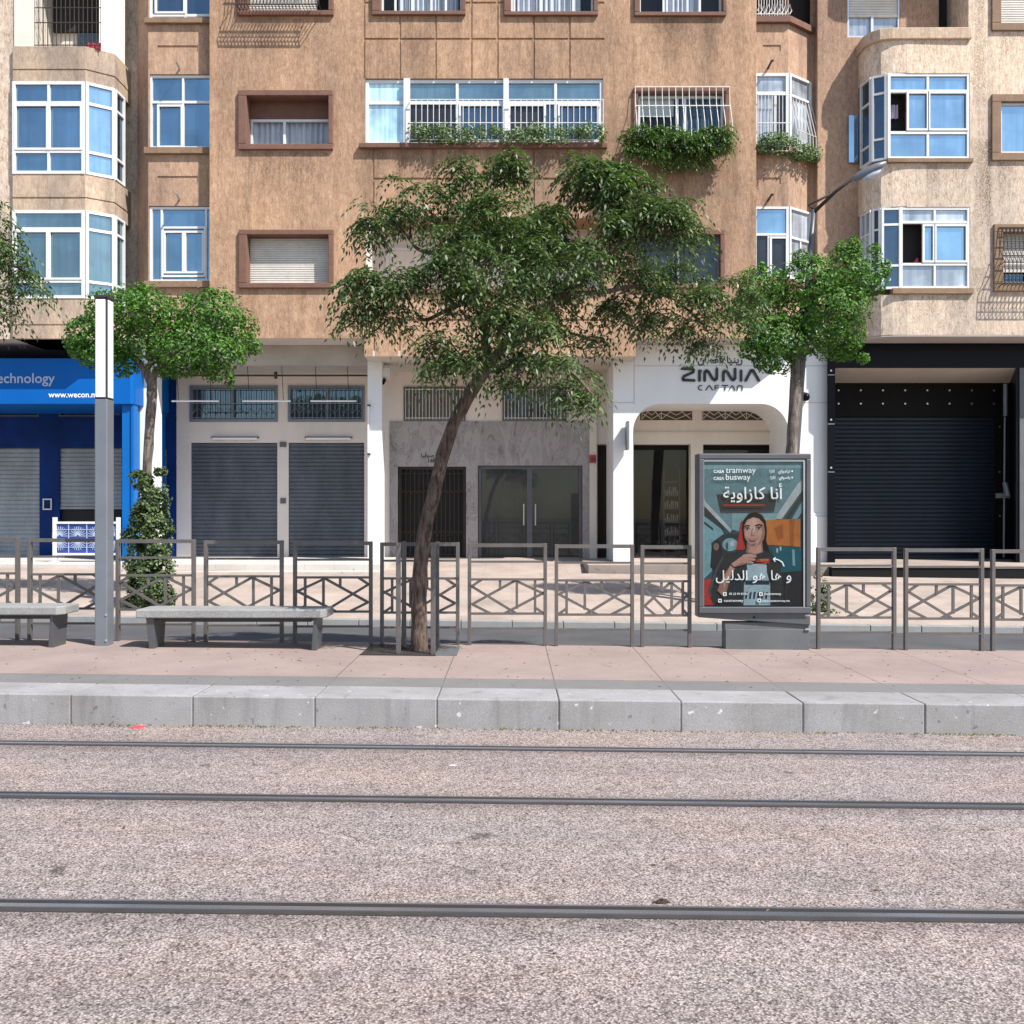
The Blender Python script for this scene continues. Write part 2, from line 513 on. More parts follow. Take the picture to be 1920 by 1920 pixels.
        for i in range(nx):
            for j in range(nz):
                a = D[i, j][0]
                if i + 1 < nx and D[i + 1, j][0] != a:
                    b = D[i + 1, j][0]
                    s.quad((xs[i + 1], y + a, zs[j]), (xs[i + 1], y + b, zs[j]), (xs[i + 1], y + b, zs[j + 1]), (xs[i + 1], y + a, zs[j + 1]))
                if j + 1 < nz and D[i, j + 1][0] != a:
                    b = D[i, j + 1][0]
                    s.quad((xs[i], y + a, zs[j + 1]), (xs[i + 1], y + a, zs[j + 1]), (xs[i + 1], y + b, zs[j + 1]), (xs[i], y + b, zs[j + 1]))

    def ring(s, x0, x1, z0, z1, w, y0, y1, wt=None, wb=None):
        """rectangular frame; outer rect given; verticals butt between horizontals"""
        wt = wt or w; wb = wb or w
        s.box(x0, x1, y0, y1, z0, z0 + wb)
        s.box(x0, x1, y0, y1, z1 - wt, z1)
        s.box(x0, x0 + w, y0, y1, z0 + wb, z1 - wt)
        s.box(x1 - w, x1, y0, y1, z0 + wb, z1 - wt)

    def strip(s, plan, z0, z1, off=0):
        """upright ribbon over plan polyline, as a closed thin prism"""
        back = [(p[0], p[1] + .12) for p in plan][::-1]
        s.prism(list(plan) + back, z0, z1)

    def stroke(s, pts, w, y0, y1, n=10):
        """letter stroke in the x-z plane, rounded ends and joints"""
        for a, b in zip(pts, pts[1:]):
            d = Vector((b[0] - a[0], b[1] - a[1]))
            if d.length < 1e-6: continue
            d.normalize()
            nx, nz = -d.y * w / 2, d.x * w / 2
            s.prismY([(a[0] + nx, a[1] + nz), (b[0] + nx, b[1] + nz), (b[0] - nx, b[1] - nz), (a[0] - nx, a[1] - nz)], y0, y1)
        for i, p in enumerate(pts):
            s.disc(p[0], p[1], w / 2 * .995, y0 + .0006 * (1 + i % 2), y1, n)

    def text(s, body, x0, x1, zb, y, depth=.004, bold=0, h=None, right=None):
        """lettering facing -y, fitted between x0 and x1 on baseline zb"""
        c = bpy.data.curves.new('lettering', 'FONT')
        c.body = body
        c.offset = bold
        c.resolution_u = 3
        o = bpy.data.objects.new('lettering', c)
        COL.objects.link(o)
        bpy.context.view_layer.update()
        me = bpy.data.meshes.new_from_object(o.evaluated_get(bpy.context.evaluated_depsgraph_get()))
        vs = [tuple(v.co) for v in me.vertices]
        mn, mx = min(v[0] for v in vs), max(v[0] for v in vs)
        k = (x1 - x0) / (mx - mn)
        kz = k if h is None else h / (max(v[1] for v in vs) - min(v[1] for v in vs))
        s.add([(x0 + (v[0] - mn) * k, y, zb + v[1] * kz) for v in vs], [tuple(p.vertices) for p in me.polygons])
        bpy.data.objects.remove(o)
        bpy.data.curves.remove(c)
        bpy.data.meshes.remove(me)

    def build(s, name, mats, parent=None, smooth=False, bevel=0, shear=False, keep=False):
        if isinstance(mats, str): mats = [mats]
        off = wloc(parent) if parent is not None else Vector((0, 0, 0))
        vs = s.v
        if shear: vs = [(x, y, z + SLOPE * x) for x, y, z in vs]
        me = bpy.data.meshes.new(name)
        me.from_pydata([(x - off.x, y - off.y, z - off.z) for x, y, z in vs], [], s.f)
        for k in mats: me.materials.append(M[k])
        me.polygons.foreach_set('material_index', s.m)
        if smooth: me.polygons.foreach_set('use_smooth', [True] * len(me.polygons))
        me.update()
        o = bpy.data.objects.new(name, me)
        COL.objects.link(o)
        if parent is not None: o.parent = parent
        if bevel:
            b = o.modifiers.new('edge', 'BEVEL')
            b.width = bevel; b.segments = 2; b.limit_method = 'ANGLE'
        return o


def thing(name, label, cat, loc, group=None):
    o = bpy.data.objects.new(name, None)
    COL.objects.link(o)
    o.location = loc
    o.empty_display_size = .2
    o['label'] = label; o['category'] = cat
    if group: o['group'] = group
    return o


def tag(o, label, cat, group=None, kind=None):
    o['label'] = label; o['category'] = cat
    if group: o['group'] = group
    if kind: o['kind'] = kind
    return o


def struct(o, label, cat):
    return tag(o, label, cat, None, 'structure')


# Arabic letters joined by hand: (isolated, final, initial, medial)
AR = {'ا': 'ﺍﺎ', 'أ': 'ﺃﺄ', 'د': 'ﺩﺪ', 'ز': 'ﺯﺰ', 'و': 'ﻭﻮ', 'ة': 'ﺓﺔ', 'ر': 'ﺭﺮ',
      'ن': 'ﻥﻦﻧﻨ', 'ك': 'ﻙﻚﻛﻜ', 'ي': 'ﻱﻲﻳﻴ', 'ه': 'ﻩﻪﻫﻬ', 'ل': 'ﻝﻞﻟﻠ', 'ق': 'ﻕﻖﻗﻘ', 'ف': 'ﻑﻒﻓﻔ',
      'ط': 'ﻁﻂﻃﻄ', 'م': 'ﻡﻢﻣﻤ', 'ص': 'ﺹﺺﺻﺼ', 'إ': 'ﺇﺈ', 'ب': 'ﺏﺐﺑﺒ', 'ت': 'ﺕﺖﺗﺘ', 'ع': 'ﻉﻊﻋﻌ'}


def arabic(t):
    out = []
    for i, ch in enumerate(t):
        if ch not in AR:
            out.append(ch); continue
        f = AR[ch]
        prev = i > 0 and t[i - 1] in AR and len(AR[t[i - 1]]) == 4
        nxt = len(f) == 4 and i + 1 < len(t) and t[i + 1] in AR
        out.append(f[3] if prev and nxt else f[1] if prev else f[2] if nxt else f[0])
    return ''.join(reversed(out))


# ------------------------------------------------------------------ facade kit
def glazing(bld, name, a, b, z0, z1, us=(), zs=(), fw=.055, pane='glass_blue', sashes=(), fmat='white_frame', nb=.03, pane_rows=None, label=None):
    """aluminium window between plan points a (left) and b (right).
    us: mullions as fractions or (fraction, z from, z to); zs: transom heights; sashes: (u0,u1,z0,z1) fractions/heights"""
    L = math.hypot(b[0] - a[0], b[1] - a[1])
    u = ((b[0] - a[0]) / L, (b[1] - a[1]) / L)
    n = (u[1], -u[0])
    f = MB()
    f.obox(a, u, n, 0, fw, -nb, .05, z0, z1)
    f.obox(a, u, n, L - fw, L, -nb, .05, z0, z1)
    f.obox(a, u, n, fw, L - fw, -nb, .046, z0, z0 + fw)
    f.obox(a, u, n, fw, L - fw, -nb, .046, z1 - fw, z1)
    for z in zs:
        f.obox(a, u, n, fw, L - fw, -nb, .043, z - fw * .5, z + fw * .5)
    for q in us:
        if not hasattr(q, '__len__'): q = (q, z0, z1)
        f.obox(a, u, n, L * q[0] - fw * .42, L * q[0] + fw * .42, -nb, .040, q[1] + fw * .3, q[2] - fw * .3)
    w = f.build(name, fmat, bld)
    if label: w['label'] = label
    p = MB()
    cells = pane_rows or [(0, 1, z0, z1, pane)]
    mats = []
    for (u0, u1, c0, c1, pm_) in cells:
        if pm_ not in mats: mats.append(pm_)
        p.mat(mats.index(pm_))
        P = lambda uu, z: (a[0] + u[0] * uu * L, a[1] + u[1] * uu * L, z)
        p.quad(P(u0, c0), P(u1, c0), P(u1, c1), P(u0, c1))
    p.build('pane', mats, w)
    for (u0, u1, s0, s1) in sashes:
        r = MB()
        t = .045
        r.obox(a, u, n, L * u0, L * u0 + t, .012, .06, s0, s1)
        r.obox(a, u, n, L * u1 - t, L * u1, .012, .06, s0, s1)
        r.obox(a, u, n, L * u0 + t, L * u1 - t, .012, .057, s0, s0 + t)
        r.obox(a, u, n, L * u0 + t, L * u1 - t, .012, .057, s1 - t, s1)
        r.build('sash', fmat, w)
    return w


def slats(mb, x0, x1, z0, z1, y, pitch=.085, out=.018):
    n = max(1, round((z1 - z0) / pitch))
    p = (z1 - z0) / n
    prof = []
    for i in range(n):
        z = z0 + i * p
        prof += [(0, z), (-out, z + p * .18), (-out, z + p * .7), (0, z + p * .98)]
    prof.append((0, z1))
    for (a, za), (b, zb) in zip(prof, prof[1:]):
        mb.quad((x0, y + a, za), (x1, y + a, za), (x1, y + b, zb), (x0, y + b, zb))


def roller(bld, name, x0, x1, z0, z1, y, mat, pitch=.085, parent_is_window=False):
    m = MB()
    slats(m, x0, x1, z0, z1, y, pitch)
    m.box(x0, x1, y - .03, y + .03, z0 - .06, z0 - .002)
    return m.build(name, mat, bld)


def curtain(win, x0, x1, z0, z1, y, mat='curtain', folds=9, amp=.035, name='curtain'):
    m = MB()
    n = folds * 8
    ph = rnd.random() * 6
    pts = [(x0 + (x1 - x0) * i / n, y + amp * math.sin(i / 8 * 2 * math.pi + ph + .9 * math.sin(i * .21 + ph)) + .012 * math.sin(i * 1.7)) for i in range(n + 1)]
    for (xa, ya), (xb, yb) in zip(pts, pts[1:]):
        m.quad((xa, ya, z0), (xb, yb, z0), (xb, yb, z1), (xa, ya, z1))
    return m.build(name, mat, win, smooth=True)


def surround(bld, o, i, d, proud=.1, mat='surround', depth=.3, label=None):
    """projecting plaster frame round an opening; o, i = outer / inner px rectangles"""
    m = MB()
    ox0, ox1, oz1, oz0 = X(o[0], d), X(o[2], d), Z(o[1], d), Z(o[3], d)
    ix0, ix1, iz1, iz0 = X(i[0], d), X(i[2], d), Z(i[1], d), Z(i[3], d)
    m.box(ox0, ox1, d - proud, d + depth, oz0, iz0 + .004)
    m.box(ox0, ox1, d - proud, d + depth, iz1 - .004, oz1)
    m.box(ox0, ix0 + .004, d - proud, d + depth, iz0 + .004, iz1 - .004)
    m.box(ix1 - .004, ox1, d - proud, d + depth, iz0 + .004, iz1 - .004)
    w = m.build('window', mat, bld, bevel=.012)
    if label: w['label'] = label
    return w, (ix0 + .004, ix1 - .004, iz0 + .004, iz1 - .004)


def sash_set(win, r, y, cols, pane='glass_clear', fw=.05, mat='white_frame', panes=None):
    """white sliding sashes inside rect r=(x0,x1,z0,z1); cols = fractions of mullions"""
    x0, x1, z0, z1 = r
    f = MB()
    f.ring(x0, x1, z0, z1, fw, y - .03, y + .03)
    for c in cols:
        xc = x0 + (x1 - x0) * c
        f.box(xc - fw * .55, xc + fw * .55, y - .034, y + .026, z0 + fw, z1 - fw)
    f.build('sash', mat, win)
    p = MB()
    p.quad((x0, y, z0), (x1, y, z0), (x1, y, z1), (x0, y, z1))
    p.build('pane', pane, win)


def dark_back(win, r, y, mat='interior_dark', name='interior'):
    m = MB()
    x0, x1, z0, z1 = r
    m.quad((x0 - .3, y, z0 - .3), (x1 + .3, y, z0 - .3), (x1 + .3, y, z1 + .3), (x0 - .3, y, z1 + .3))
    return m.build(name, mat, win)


def grille_bars(mb, x0, x1, z0, z1, y, n, r=.009, rails=(0, 1)):
    for k in range(n + 1):
        x = x0 + (x1 - x0) * k / n
        mb.tube([(x, y, z0), (x, y, z1)], r, 5)
    for t in rails:
        z = z0 + (z1 - z0) * t
        mb.box(x0, x1, y - .008, y + .008, z - .008, z + .008)


TOP = 17.0

# =================================================================== MIDDLE BUILDING
F = 22.3
mid = thing('apartment_building', 'ochre rendered apartment block in the middle with grooved plaster panels and planted grilles', 'building', (0, F, .7))
zW, zC = Z(634, F), Z(668, F)
xL, xR = X(393, F), X(1418, F)
xa, xb = X(683, F), X(1192, F)
N0 = 22.56                                     # plane of the narrow side stacks


def hp(px0, py0, px1, py1, d, depth, closed=False):
    return (X(px0, d), X(px1, d), Z(py1, d), Z(py0, d), depth, closed)


A_D = 23.05
wins = {                                       # outer, inner rectangles of framed windows
    'a_top': ((447, -95, 626, 31), (463, -82, 617, 22)),
    'a_mid': ((448, 171, 625, 282), (463, 181, 617, 272)),
    'a_low': ((449, 432, 626, 541), (464, 441, 617, 532)),
    'b_top': ((698, -95, 873, 30), (714, -82, 866, 23)),
    'c_top': ((945, -95, 1121, 31), (958, -82, 1113, 24)),
    'd_top': ((1189, -95, 1361, 32), (1199, -82, 1355, 25)),
    'd_mid': ((1187, 166, 1367, 284), (1196, 177, 1358, 274)),
    'd_low': ((1185, 432, 1358, 541), (1196, 441, 1350, 532)),
}
holes = []
gw = 4
for px in (683, 750, 817, 884, 933, 1001, 1068):                     # panel grooves
    holes.append(hp(px - gw / 2, 5 if px not in (683,) else -260, px + gw / 2, 147, F, .022, True))
    if px in (884, 933, 683):
        holes.append(hp(px - gw / 2, -260, px + gw / 2, 147, F, .022, True))
for y in (5, 73):
    holes.append(hp(683, y - gw / 2, 1133, y + gw / 2, F, .022, True))
for px in (700, 812, 1001, 1064):
    holes.append(hp(px - gw / 2, 280, px + gw / 2, 409, F, .022, True))
for y in (335, 600):
    holes.append(hp(700, y - gw / 2, 1133, y + gw / 2, F, .022, True))
for px in (701, 749, 817, 884, 933, 1001, 1068):
    holes.append(hp(px - gw / 2, 600, px + gw / 2, 668, F, .022, True))
for o, i in wins.values():
    holes.append(hp(*o, F, 0, True))
    holes.append(hp(*i, F, .45))
STRIP = (685, 147, 1131, 271)
LOGGIA = (686, 409, 1132, 542)
holes.append(hp(*STRIP, F, .14))
holes.append(hp(*LOGGIA, F, .9))
w = MB()
w.wall(F, xL, xR, zW, TOP, holes)
w.wall(F, xa, xb, zC, zW, [h for h in holes if h[2] < zW])
# side returns and the bulk behind
w.quad((xL, 24.8, zW), (xL, F, zW), (xL, F, TOP), (xL, 24.8, TOP))
w.quad((xR, F, zW), (xR, 24.8, zW), (xR, 24.8, TOP), (xR, F, TOP))
for x, s in ((xa, 1), (xb, -1)):
    w.quad((x, F, zC), (x, 24.8, zC), (x, 24.8, zW), (x, F, zW))
w.quad((X(253, 23), 23, TOP), (X(1540, 23), 23, TOP), (X(1540, 23), 34, TOP), (X(253, 23), 34, TOP))
w.quad((xL, F, TOP), (xR, F, TOP), (xR, 24, TOP), (xL, 24, TOP))
w.quad((X(253, 23), 34, 0), (X(1540, 23), 34, 0), (X(1540, 23), 34, TOP), (X(253, 23), 34, TOP))
w.build('wall', 'stucco', mid)
# soffits and beams over the recessed ground floor
m = MB()
m.box(xL, xa, F + .002, 24.8, zW - .0, zW + .12)
m.box(xb, xR, F + .002, 24.8, zW - .0, zW + .12)
m.box(xa + .003, xb - .003, F + .002, 24.8, zC - .0, zC + .12)
m.box(X(258, 23.2), xL - .004, N0 + .3, 24.8, Z(633, N0), Z(633, N0) + .12)
m.build('soffit', 'soffit_paint', mid)
m = MB()
m.box(X(330, 23.25), xa - .01, 23.25, 24.8, Z(683, 23.25), zW - .004)
m.build('beam', 'render_grey', mid)

# framed windows
win = {}
for k, (o, i) in wins.items():
    win[k] = surround(mid, o, i, F, .075 if k != 'd_mid' else .05)
W, r = win['a_mid']
m = MB(); m.box(r[0], r[1], F + .3, F + .36, Z(214, F), r[3]); m.build('shutter_box', 'surround', W)
sash_set(W, (r[0], r[1], r[2], Z(214, F)), F + .33, (.42,))
curtain(W, r[0], r[1], r[2], Z(214, F), F + .43, folds=13)
dark_back(W, r, F + .6)
W, r = win['a_low']
roller(W, 'roller_blind', r[0], r[1], r[2] + .06, r[3], F + .24, 'blind_white', .05)
for k, cols in (('b_top', (.17, .38, .62, .8)), ('c_top', (.04, .36, .76)), ('d_top', (.3, .74))):
    W, r = win[k]
    sash_set(W, r, F + .16, cols, fw=.04)
    a, b = {'b_top': (.2, .95), 'c_top': (.06, .85), 'd_top': (.31, .74)}[k]
    curtain(W, r[0] + (r[1] - r[0]) * a, r[0] + (r[1] - r[0]) * b, r[2], r[3], F + .26, folds=int(12 * (b - a)) + 2)
    dark_back(W, r, F + .5)
W, r = win['a_top']
roller(W, 'roller_blind', r[0], r[0] + (r[1] - r[0]) * .84, r[2] + .1, r[3], F + .2, 'blind_white', .05)
dark_back(W, r, F + .4)
g = MB()                                        # wrought iron belly grille
gx0, gx1, gz0, gz1, gy = X(452, F), X(604, F), Z(24, F), Z(-88, F), F - .42
for k in range(25):
    x = gx0 + (gx1 - gx0) * k / 24
    g.tube([(x, gy + .2, gz1), (x, gy + .12, gz0 + .5), (x, gy, gz0 + .22), (x, gy + .03, gz0)], .008, 5)
    g.tube([(x, gy + .03, gz0), (x, F - .1, gz0 + .02)], .008, 5)
    if k < 24:
        for q in range(3):
            zc = gz0 + .05 + .1 * q
            g.tube([(x, gy + .01, zc), (x + .04, gy, zc + .05), (x + .083, gy + .01, zc)], .007, 4)
for z in (gz0, gz0 + .32, gz0 + .8):
    g.box(gx0, gx1, gy + (.03 if z < gz0 + .5 else .1), gy + (.05 if z < gz0 + .5 else .12), z - .012, z + .012)
for x in (gx0, gx1):
    for z in (gz0, gz0 + .4, gz1):
        g.tube([(x, gy + .04, z), (x, F - .1, z)], .01, 5)
g.build('grille', 'grille_iron', W)

W, r = win['d_mid']
sash_set(W, r, F + .10, (.46, .55), 'glass_clear', .055)
m = MB(); m.quad((r[0] + .02, F + .16, Z(214, F)), (r[0] + .8, F + .16, Z(214, F)), (r[0] + .8, F + .16, r[3]), (r[0] + .02, F + .16, r[3])); m.build('roller_blind', 'blind_white', W)
curtain(W, r[0] + (r[1] - r[0]) * .5, r[1], r[2], r[3], F + .2, 'curtain_blue', 8, .03)
dark_back(W, r, F + .42)
g = MB()
gx0, gx1, gz0, gz1 = X(1190, F), X(1366, F), Z(288, F), Z(166, F)
for k in range(15):
    x = gx0 + (gx1 - gx0) * k / 14
    g.tube([(x, F - .1, gz1), (x, F - .13, gz1 - .35), (x, F - .38, gz0 + .55), (x, F - .4, gz0)], .0085, 5)
for y, z in ((F - .1, gz1), (F - .4, gz0), (F - .24, gz0 + .95)):
    g.box(gx0, gx1, y - .009, y + .009, z - .009, z + .009)
for x in (gx0, gx1):
    for yy, zz in ((F - .4, gz0), (F - .38, gz0 + .55), (F - .1, gz1)):
        g.tube([(x, yy, zz), (x, F, zz)], .009, 5)
g.build('grille', 'grille_white', W)

W, r = win['d_low']
sash_set(W, r, F + .14, (.5,), 'glass_dark', .045, 'steel_grey')

# long glazed strip with the planted balustrade
sx0, sz1, sx1, sz0 = X(685, F), Z(148, F), X(1131, F), Z(271, F)
fx = lambda px: (px - 685) / 446
zt = Z(191, F)
W = glazing(mid, 'window', (sx0, F + .09), (sx1, F + .09), sz0, sz1,
            us=((fx(762), sz0, sz1), (fx(857), sz0, sz1), (fx(949), sz0, sz1), (fx(1042), sz0, sz1)), zs=(zt,), fw=.07, pane='glass_green',
            sashes=((fx(860), fx(945), sz0 + .07, zt - .03), (fx(953), fx(1024), sz0 + .07, zt - .03), (fx(1046), fx(1126), sz0 + .07, zt - .03)),
            pane_rows=[(0, fx(762), sz0, sz1, 'glass_pale'), (fx(762), 1, zt, sz1, 'glass_green'),
                       (fx(762), fx(857), sz0, zt, 'glass_dark'), (fx(857), fx(949), sz0, zt, 'glass_navy'),
                       (fx(949), fx(1024), sz0, zt, 'glass_dark'), (fx(1024), 1, sz0, zt, 'glass_navy')])
m = MB()
m.box(X(757, F), X(769, F), F - .035, F + .04, sz0, sz1)
m.build('post', 'white_frame', W)
m = MB()
m.box(X(944, F), X(954, F), F - .035, F + .04, sz0, sz1)
m.build('post', 'white_frame', W)
g = MB()
for a, b in ((770, 857), (858, 944), (955, 1041), (1042, 1130)):
    grille_bars(g, X(a, F), X(b, F), sz0 + .06, zt, F - .13, 8, .009, (0, .42, 1))
g.tube([(X(770, F), F - .13, zt), (X(770, F), F - .02, zt)], .01, 5)
g.tube([(X(1130, F), F - .13, zt), (X(1130, F), F - .02, zt)], .01, 5)
g.build('grille', 'grille_white', W)
m = MB(); m.box(X(674, F), X(1138, F), F - .12, F + .03, Z(280, F), Z(271, F)); m.build('sill', 'surround', mid, bevel=.012)
# loggia behind the tree
lx0, lx1, lz0, lz1 = X(686, F), X(1132, F), Z(542, F), Z(409, F)
lg = MB()
ly = F + .9
lg.quad((lx0, ly, lz0), (lx1, ly, lz0), (lx1, ly, lz1), (lx0, ly, lz1))
lg.box(lx0 + .003, X(693, F), F + .01, ly - .003, lz0 + .003, lz1 - .003)
lw = lg.build('loggia', 'cream_paint', mid)
lw['label'] = 'cream painted loggia recess behind the tree crown'
for a, b in ((724, 800), (860, 930), (985, 1085)):
    f = MB(); f.ring(X(a, ly), X(b, ly), Z(530, ly), Z(465, ly), .06, ly - .05, ly + .02); fw_ = f.build('window_frame', 'white_frame', lw)
m = MB(); m.box(lx0, lx1, F - .06, F + .05, lz0 - .1, lz0 - .003); m.build('sill', 'surround', mid, bevel=.012)

# narrow stacks either side of the main front
nl0, nl1 = X(278, N0), X(393, N0) + .05
nr0, nr1 = X(1418, N0) - .05, X(1478, N0)
bz = Z(633, N0)
hl = [hp(280, -80, 394, 37, N0, .12), hp(281, 139, 394, 278, N0, .12), hp(279, 386, 394, 528, N0, .12),
      hp(295, 85, 371, 97, N0, .02, True), hp(295, 330, 371, 342, N0, .02, True)]
hr = [hp(1412, -80, 1477, 33, N0, .5), hp(1412, 138, 1478, 278, N0, .12), hp(1412, 388, 1479, 524, N0, .12),
      hp(1430, 84, 1464, 95, N0, .02, True), hp(1430, 333, 1464, 345, N0, .02, True)]
w = MB()
w.wall(N0, nl0, nl1, bz, TOP, [(h[0], nl1 if h[1] > nl1 - .2 else h[1], *h[2:]) for h in hl])
# canted cheeks and the dark recesses beyond
A = (X(258, 23.05), 23.05); B = (nl0, N0)
C = (nr1, N0); D = (X(1519, 23.05), 23.05)
w.quad((A[0], A[1], bz), (B[0], B[1], bz), (B[0], B[1], TOP), (A[0], A[1], TOP))
w.quad((X(225, 23.3), 23.3, bz), (A[0], 23.3, bz), (A[0], 23.3, TOP), (X(225, 23.3), 23.3, TOP))
w.quad((A[0], 23.3, bz), (A[0], A[1], bz), (A[0], A[1], TOP), (A[0], 23.3, TOP))
w.build('wall_side', 'stucco_pink', mid)
w = MB()
w.wall(N0, nr0, nr1, bz, TOP, [(max(h[0], nr0), h[1], *h[2:]) for h in hr])
for z0, z1 in ((bz, Z(524, N0)), (Z(388, N0), Z(278, N0)), (Z(138, N0), Z(33, N0)), (Z(-80, N0), TOP)):
    w.quad((C[0], C[1], z0), (D[0], D[1], z0), (D[0], D[1], z1), (C[0], C[1], z1))
w.quad((D[0], D[1], bz), (X(1536, 23.05), 23.05, bz), (X(1536, 23.05), 23.05, TOP), (D[0], D[1], TOP))
w.build('wall_side', 'stucco_pink', mid)
for z0, z1 in ((Z(290, N0), Z(278, N0)), (Z(46, N0), Z(36, N0)), (Z(540, N0), Z(528, N0))):
    s_ = MB(); s_.box(X(272, N0), nl1 - .003, N0 - .09, N0 + .05, z0, z1); s_.build('sill', 'surround_tan', mid, bevel=.01)
for z0, z1 in ((Z(290, N0), Z(278, N0)), (Z(45, N0), Z(33, N0)), (Z(535, N0), Z(524, N0))):
    s_ = MB()
    s_.prism([(nr0 + .003, N0 - .1), (C[0] + .03, N0 - .1), (D[0] + .08, D[1] - .06), (D[0] - .02, D[1]), (C[0], N0 + .04), (nr0 + .003, N0 + .04)], z0, z1)
    s_.build('sill', 'surround', mid, bevel=.01)
gy = N0 + .08
glazing(mid, 'window', (nl0 + .02, gy), (nl1, gy), Z(278, N0), Z(140, N0), us=(.53,), zs=(Z(190, N0),), pane='glass_blue',
        sashes=((.12, .53, Z(276, N0), Z(195, N0)),))
glazing(mid, 'window', (nl0 + .02, gy), (nl1, gy), Z(528, N0), Z(387, N0), us=((.19, Z(528, N0), Z(387, N0)), (.9, Z(528, N0), Z(387, N0))), zs=(), pane='glass_blue',
        sashes=((.22, .55, Z(512, N0), Z(432, N0)), (.55, .87, Z(512, N0), Z(432, N0)), (.19, .9, Z(519, N0), Z(424, N0))))
glazing(mid, 'window', (nl0 + .02, gy), (nl1, gy), Z(37, N0), Z(-80, N0), us=(.57,), zs=(Z(27, N0),), pane='glass_navy', sashes=((.08, .57, Z(24, N0), Z(-60, N0)),))
# canted glazing on the right stack
zA0, zA1, zB0, zB1 = Z(278, N0), Z(138, N0), Z(524, N0), Z(388, N0)
W = glazing(mid, 'window', (nr0, gy - .06), (C[0], gy - .06), zA0, zA1, us=((.62, zA0, Z(178, N0)),), zs=(Z(175, N0),), pane='glass_frost', fw=.06,
            pane_rows=[(0, 1, Z(175, N0), zA1, 'glass_frost'), (0, .62, zA0, Z(175, N0), 'glass_frost'), (.62, 1, zA0, Z(175, N0), 'glass_dark')])
g = MB(); grille_bars(g, nr0 + .06, C[0], zA0 - .1, Z(182, N0), N0 - .12, 9, .008, (0, .5, 1)); g.build('grille', 'grille_white', W)
W = glazing(mid, 'window', C, D, zA0, zA1, zs=(Z(178, N0),), pane='glass_frost', fw=.05)
g = MB()
for k in range(8):
    t = k / 7
    p = (C[0] + (D[0] - C[0]) * t, C[1] + (D[1] - C[1]) * t)
    g.tube([(p[0] + .02, p[1] - .03, Z(182, N0)), (p[0] + .16, p[1] - .14, zA0 + .35), (p[0] + .17, p[1] - .15, zA0 - .1)], .008, 5)
for z, o_ in ((zA0 + .35, .16), (zA0 - .1, .17)):
    g.tube([(C[0] + o_, C[1] - o_ * .9, z), (D[0] + o_, D[1] - o_ * .9, z)], .009, 5)
g.build('grille', 'grille_white', W)
W = glazing(mid, 'window', (nr0, gy - .06), (C[0], gy - .06), zB0, zB1, us=((.42, zB0, Z(442, N0)),), zs=(Z(440, N0),), pane='glass_sky', fw=.05,
            pane_rows=[(0, 1, Z(440, N0), zB1, 'glass_sky'), (0, 1, zB0, Z(440, N0), 'glass_dark')], sashes=((.45, .98, zB0 + .03, Z(444, N0)),))
m = MB()
for k in range(6):
    z = zB0 + .25 + k * .22
    m.box(nr0 + .06, C[0] - .06, gy - .052, gy - .046, z, z + .085)
m.build('blind', 'blind_white', W)
W = glazing(mid, 'window', C, D, zB0, zB1, us=((.5, zB0, Z(447, N0)),), zs=(Z(445, N0),), pane='glass_frost', fw=.045)
# open ironwork balcony at the top of the right stack
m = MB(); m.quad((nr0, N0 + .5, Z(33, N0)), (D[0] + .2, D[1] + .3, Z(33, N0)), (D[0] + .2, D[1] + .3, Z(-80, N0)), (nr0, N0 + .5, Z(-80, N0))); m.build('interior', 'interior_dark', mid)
g = MB(); grille_bars(g, nr0 + .05, C[0], Z(33, N0), Z(-30, N0), N0 + .02, 12, .009, (0, .12, 1))
for k in range(8):
    x = nr0 + .08 + (C[0] - nr0) * k / 8
    g.tube([(x, N0 + .01, Z(20, N0)), (x + .05, N0, Z(8, N0)), (x + .09, N0 + .01, Z(20, N0)), (x + .04, N0, Z(27, N0))], .012, 5)
g.build('railing', 'grille_white', mid)
# rainwater spouts
for px, py in ((337, 130), (337, 374), (1440, 128), (1440, 376)):
    s_ = MB(); s_.tube([(X(px, N0), N0 + .02, Z(py, N0)), (X(px + 1, N0), N0 - .28, Z(py - 2, N0) + .02), (X(px + 2, N0), N0 - .33, Z(py - 2, N0))], .025, 8)
    s_.build('spout', 'steel_dark' if px > 900 else 'aluminium', mid)

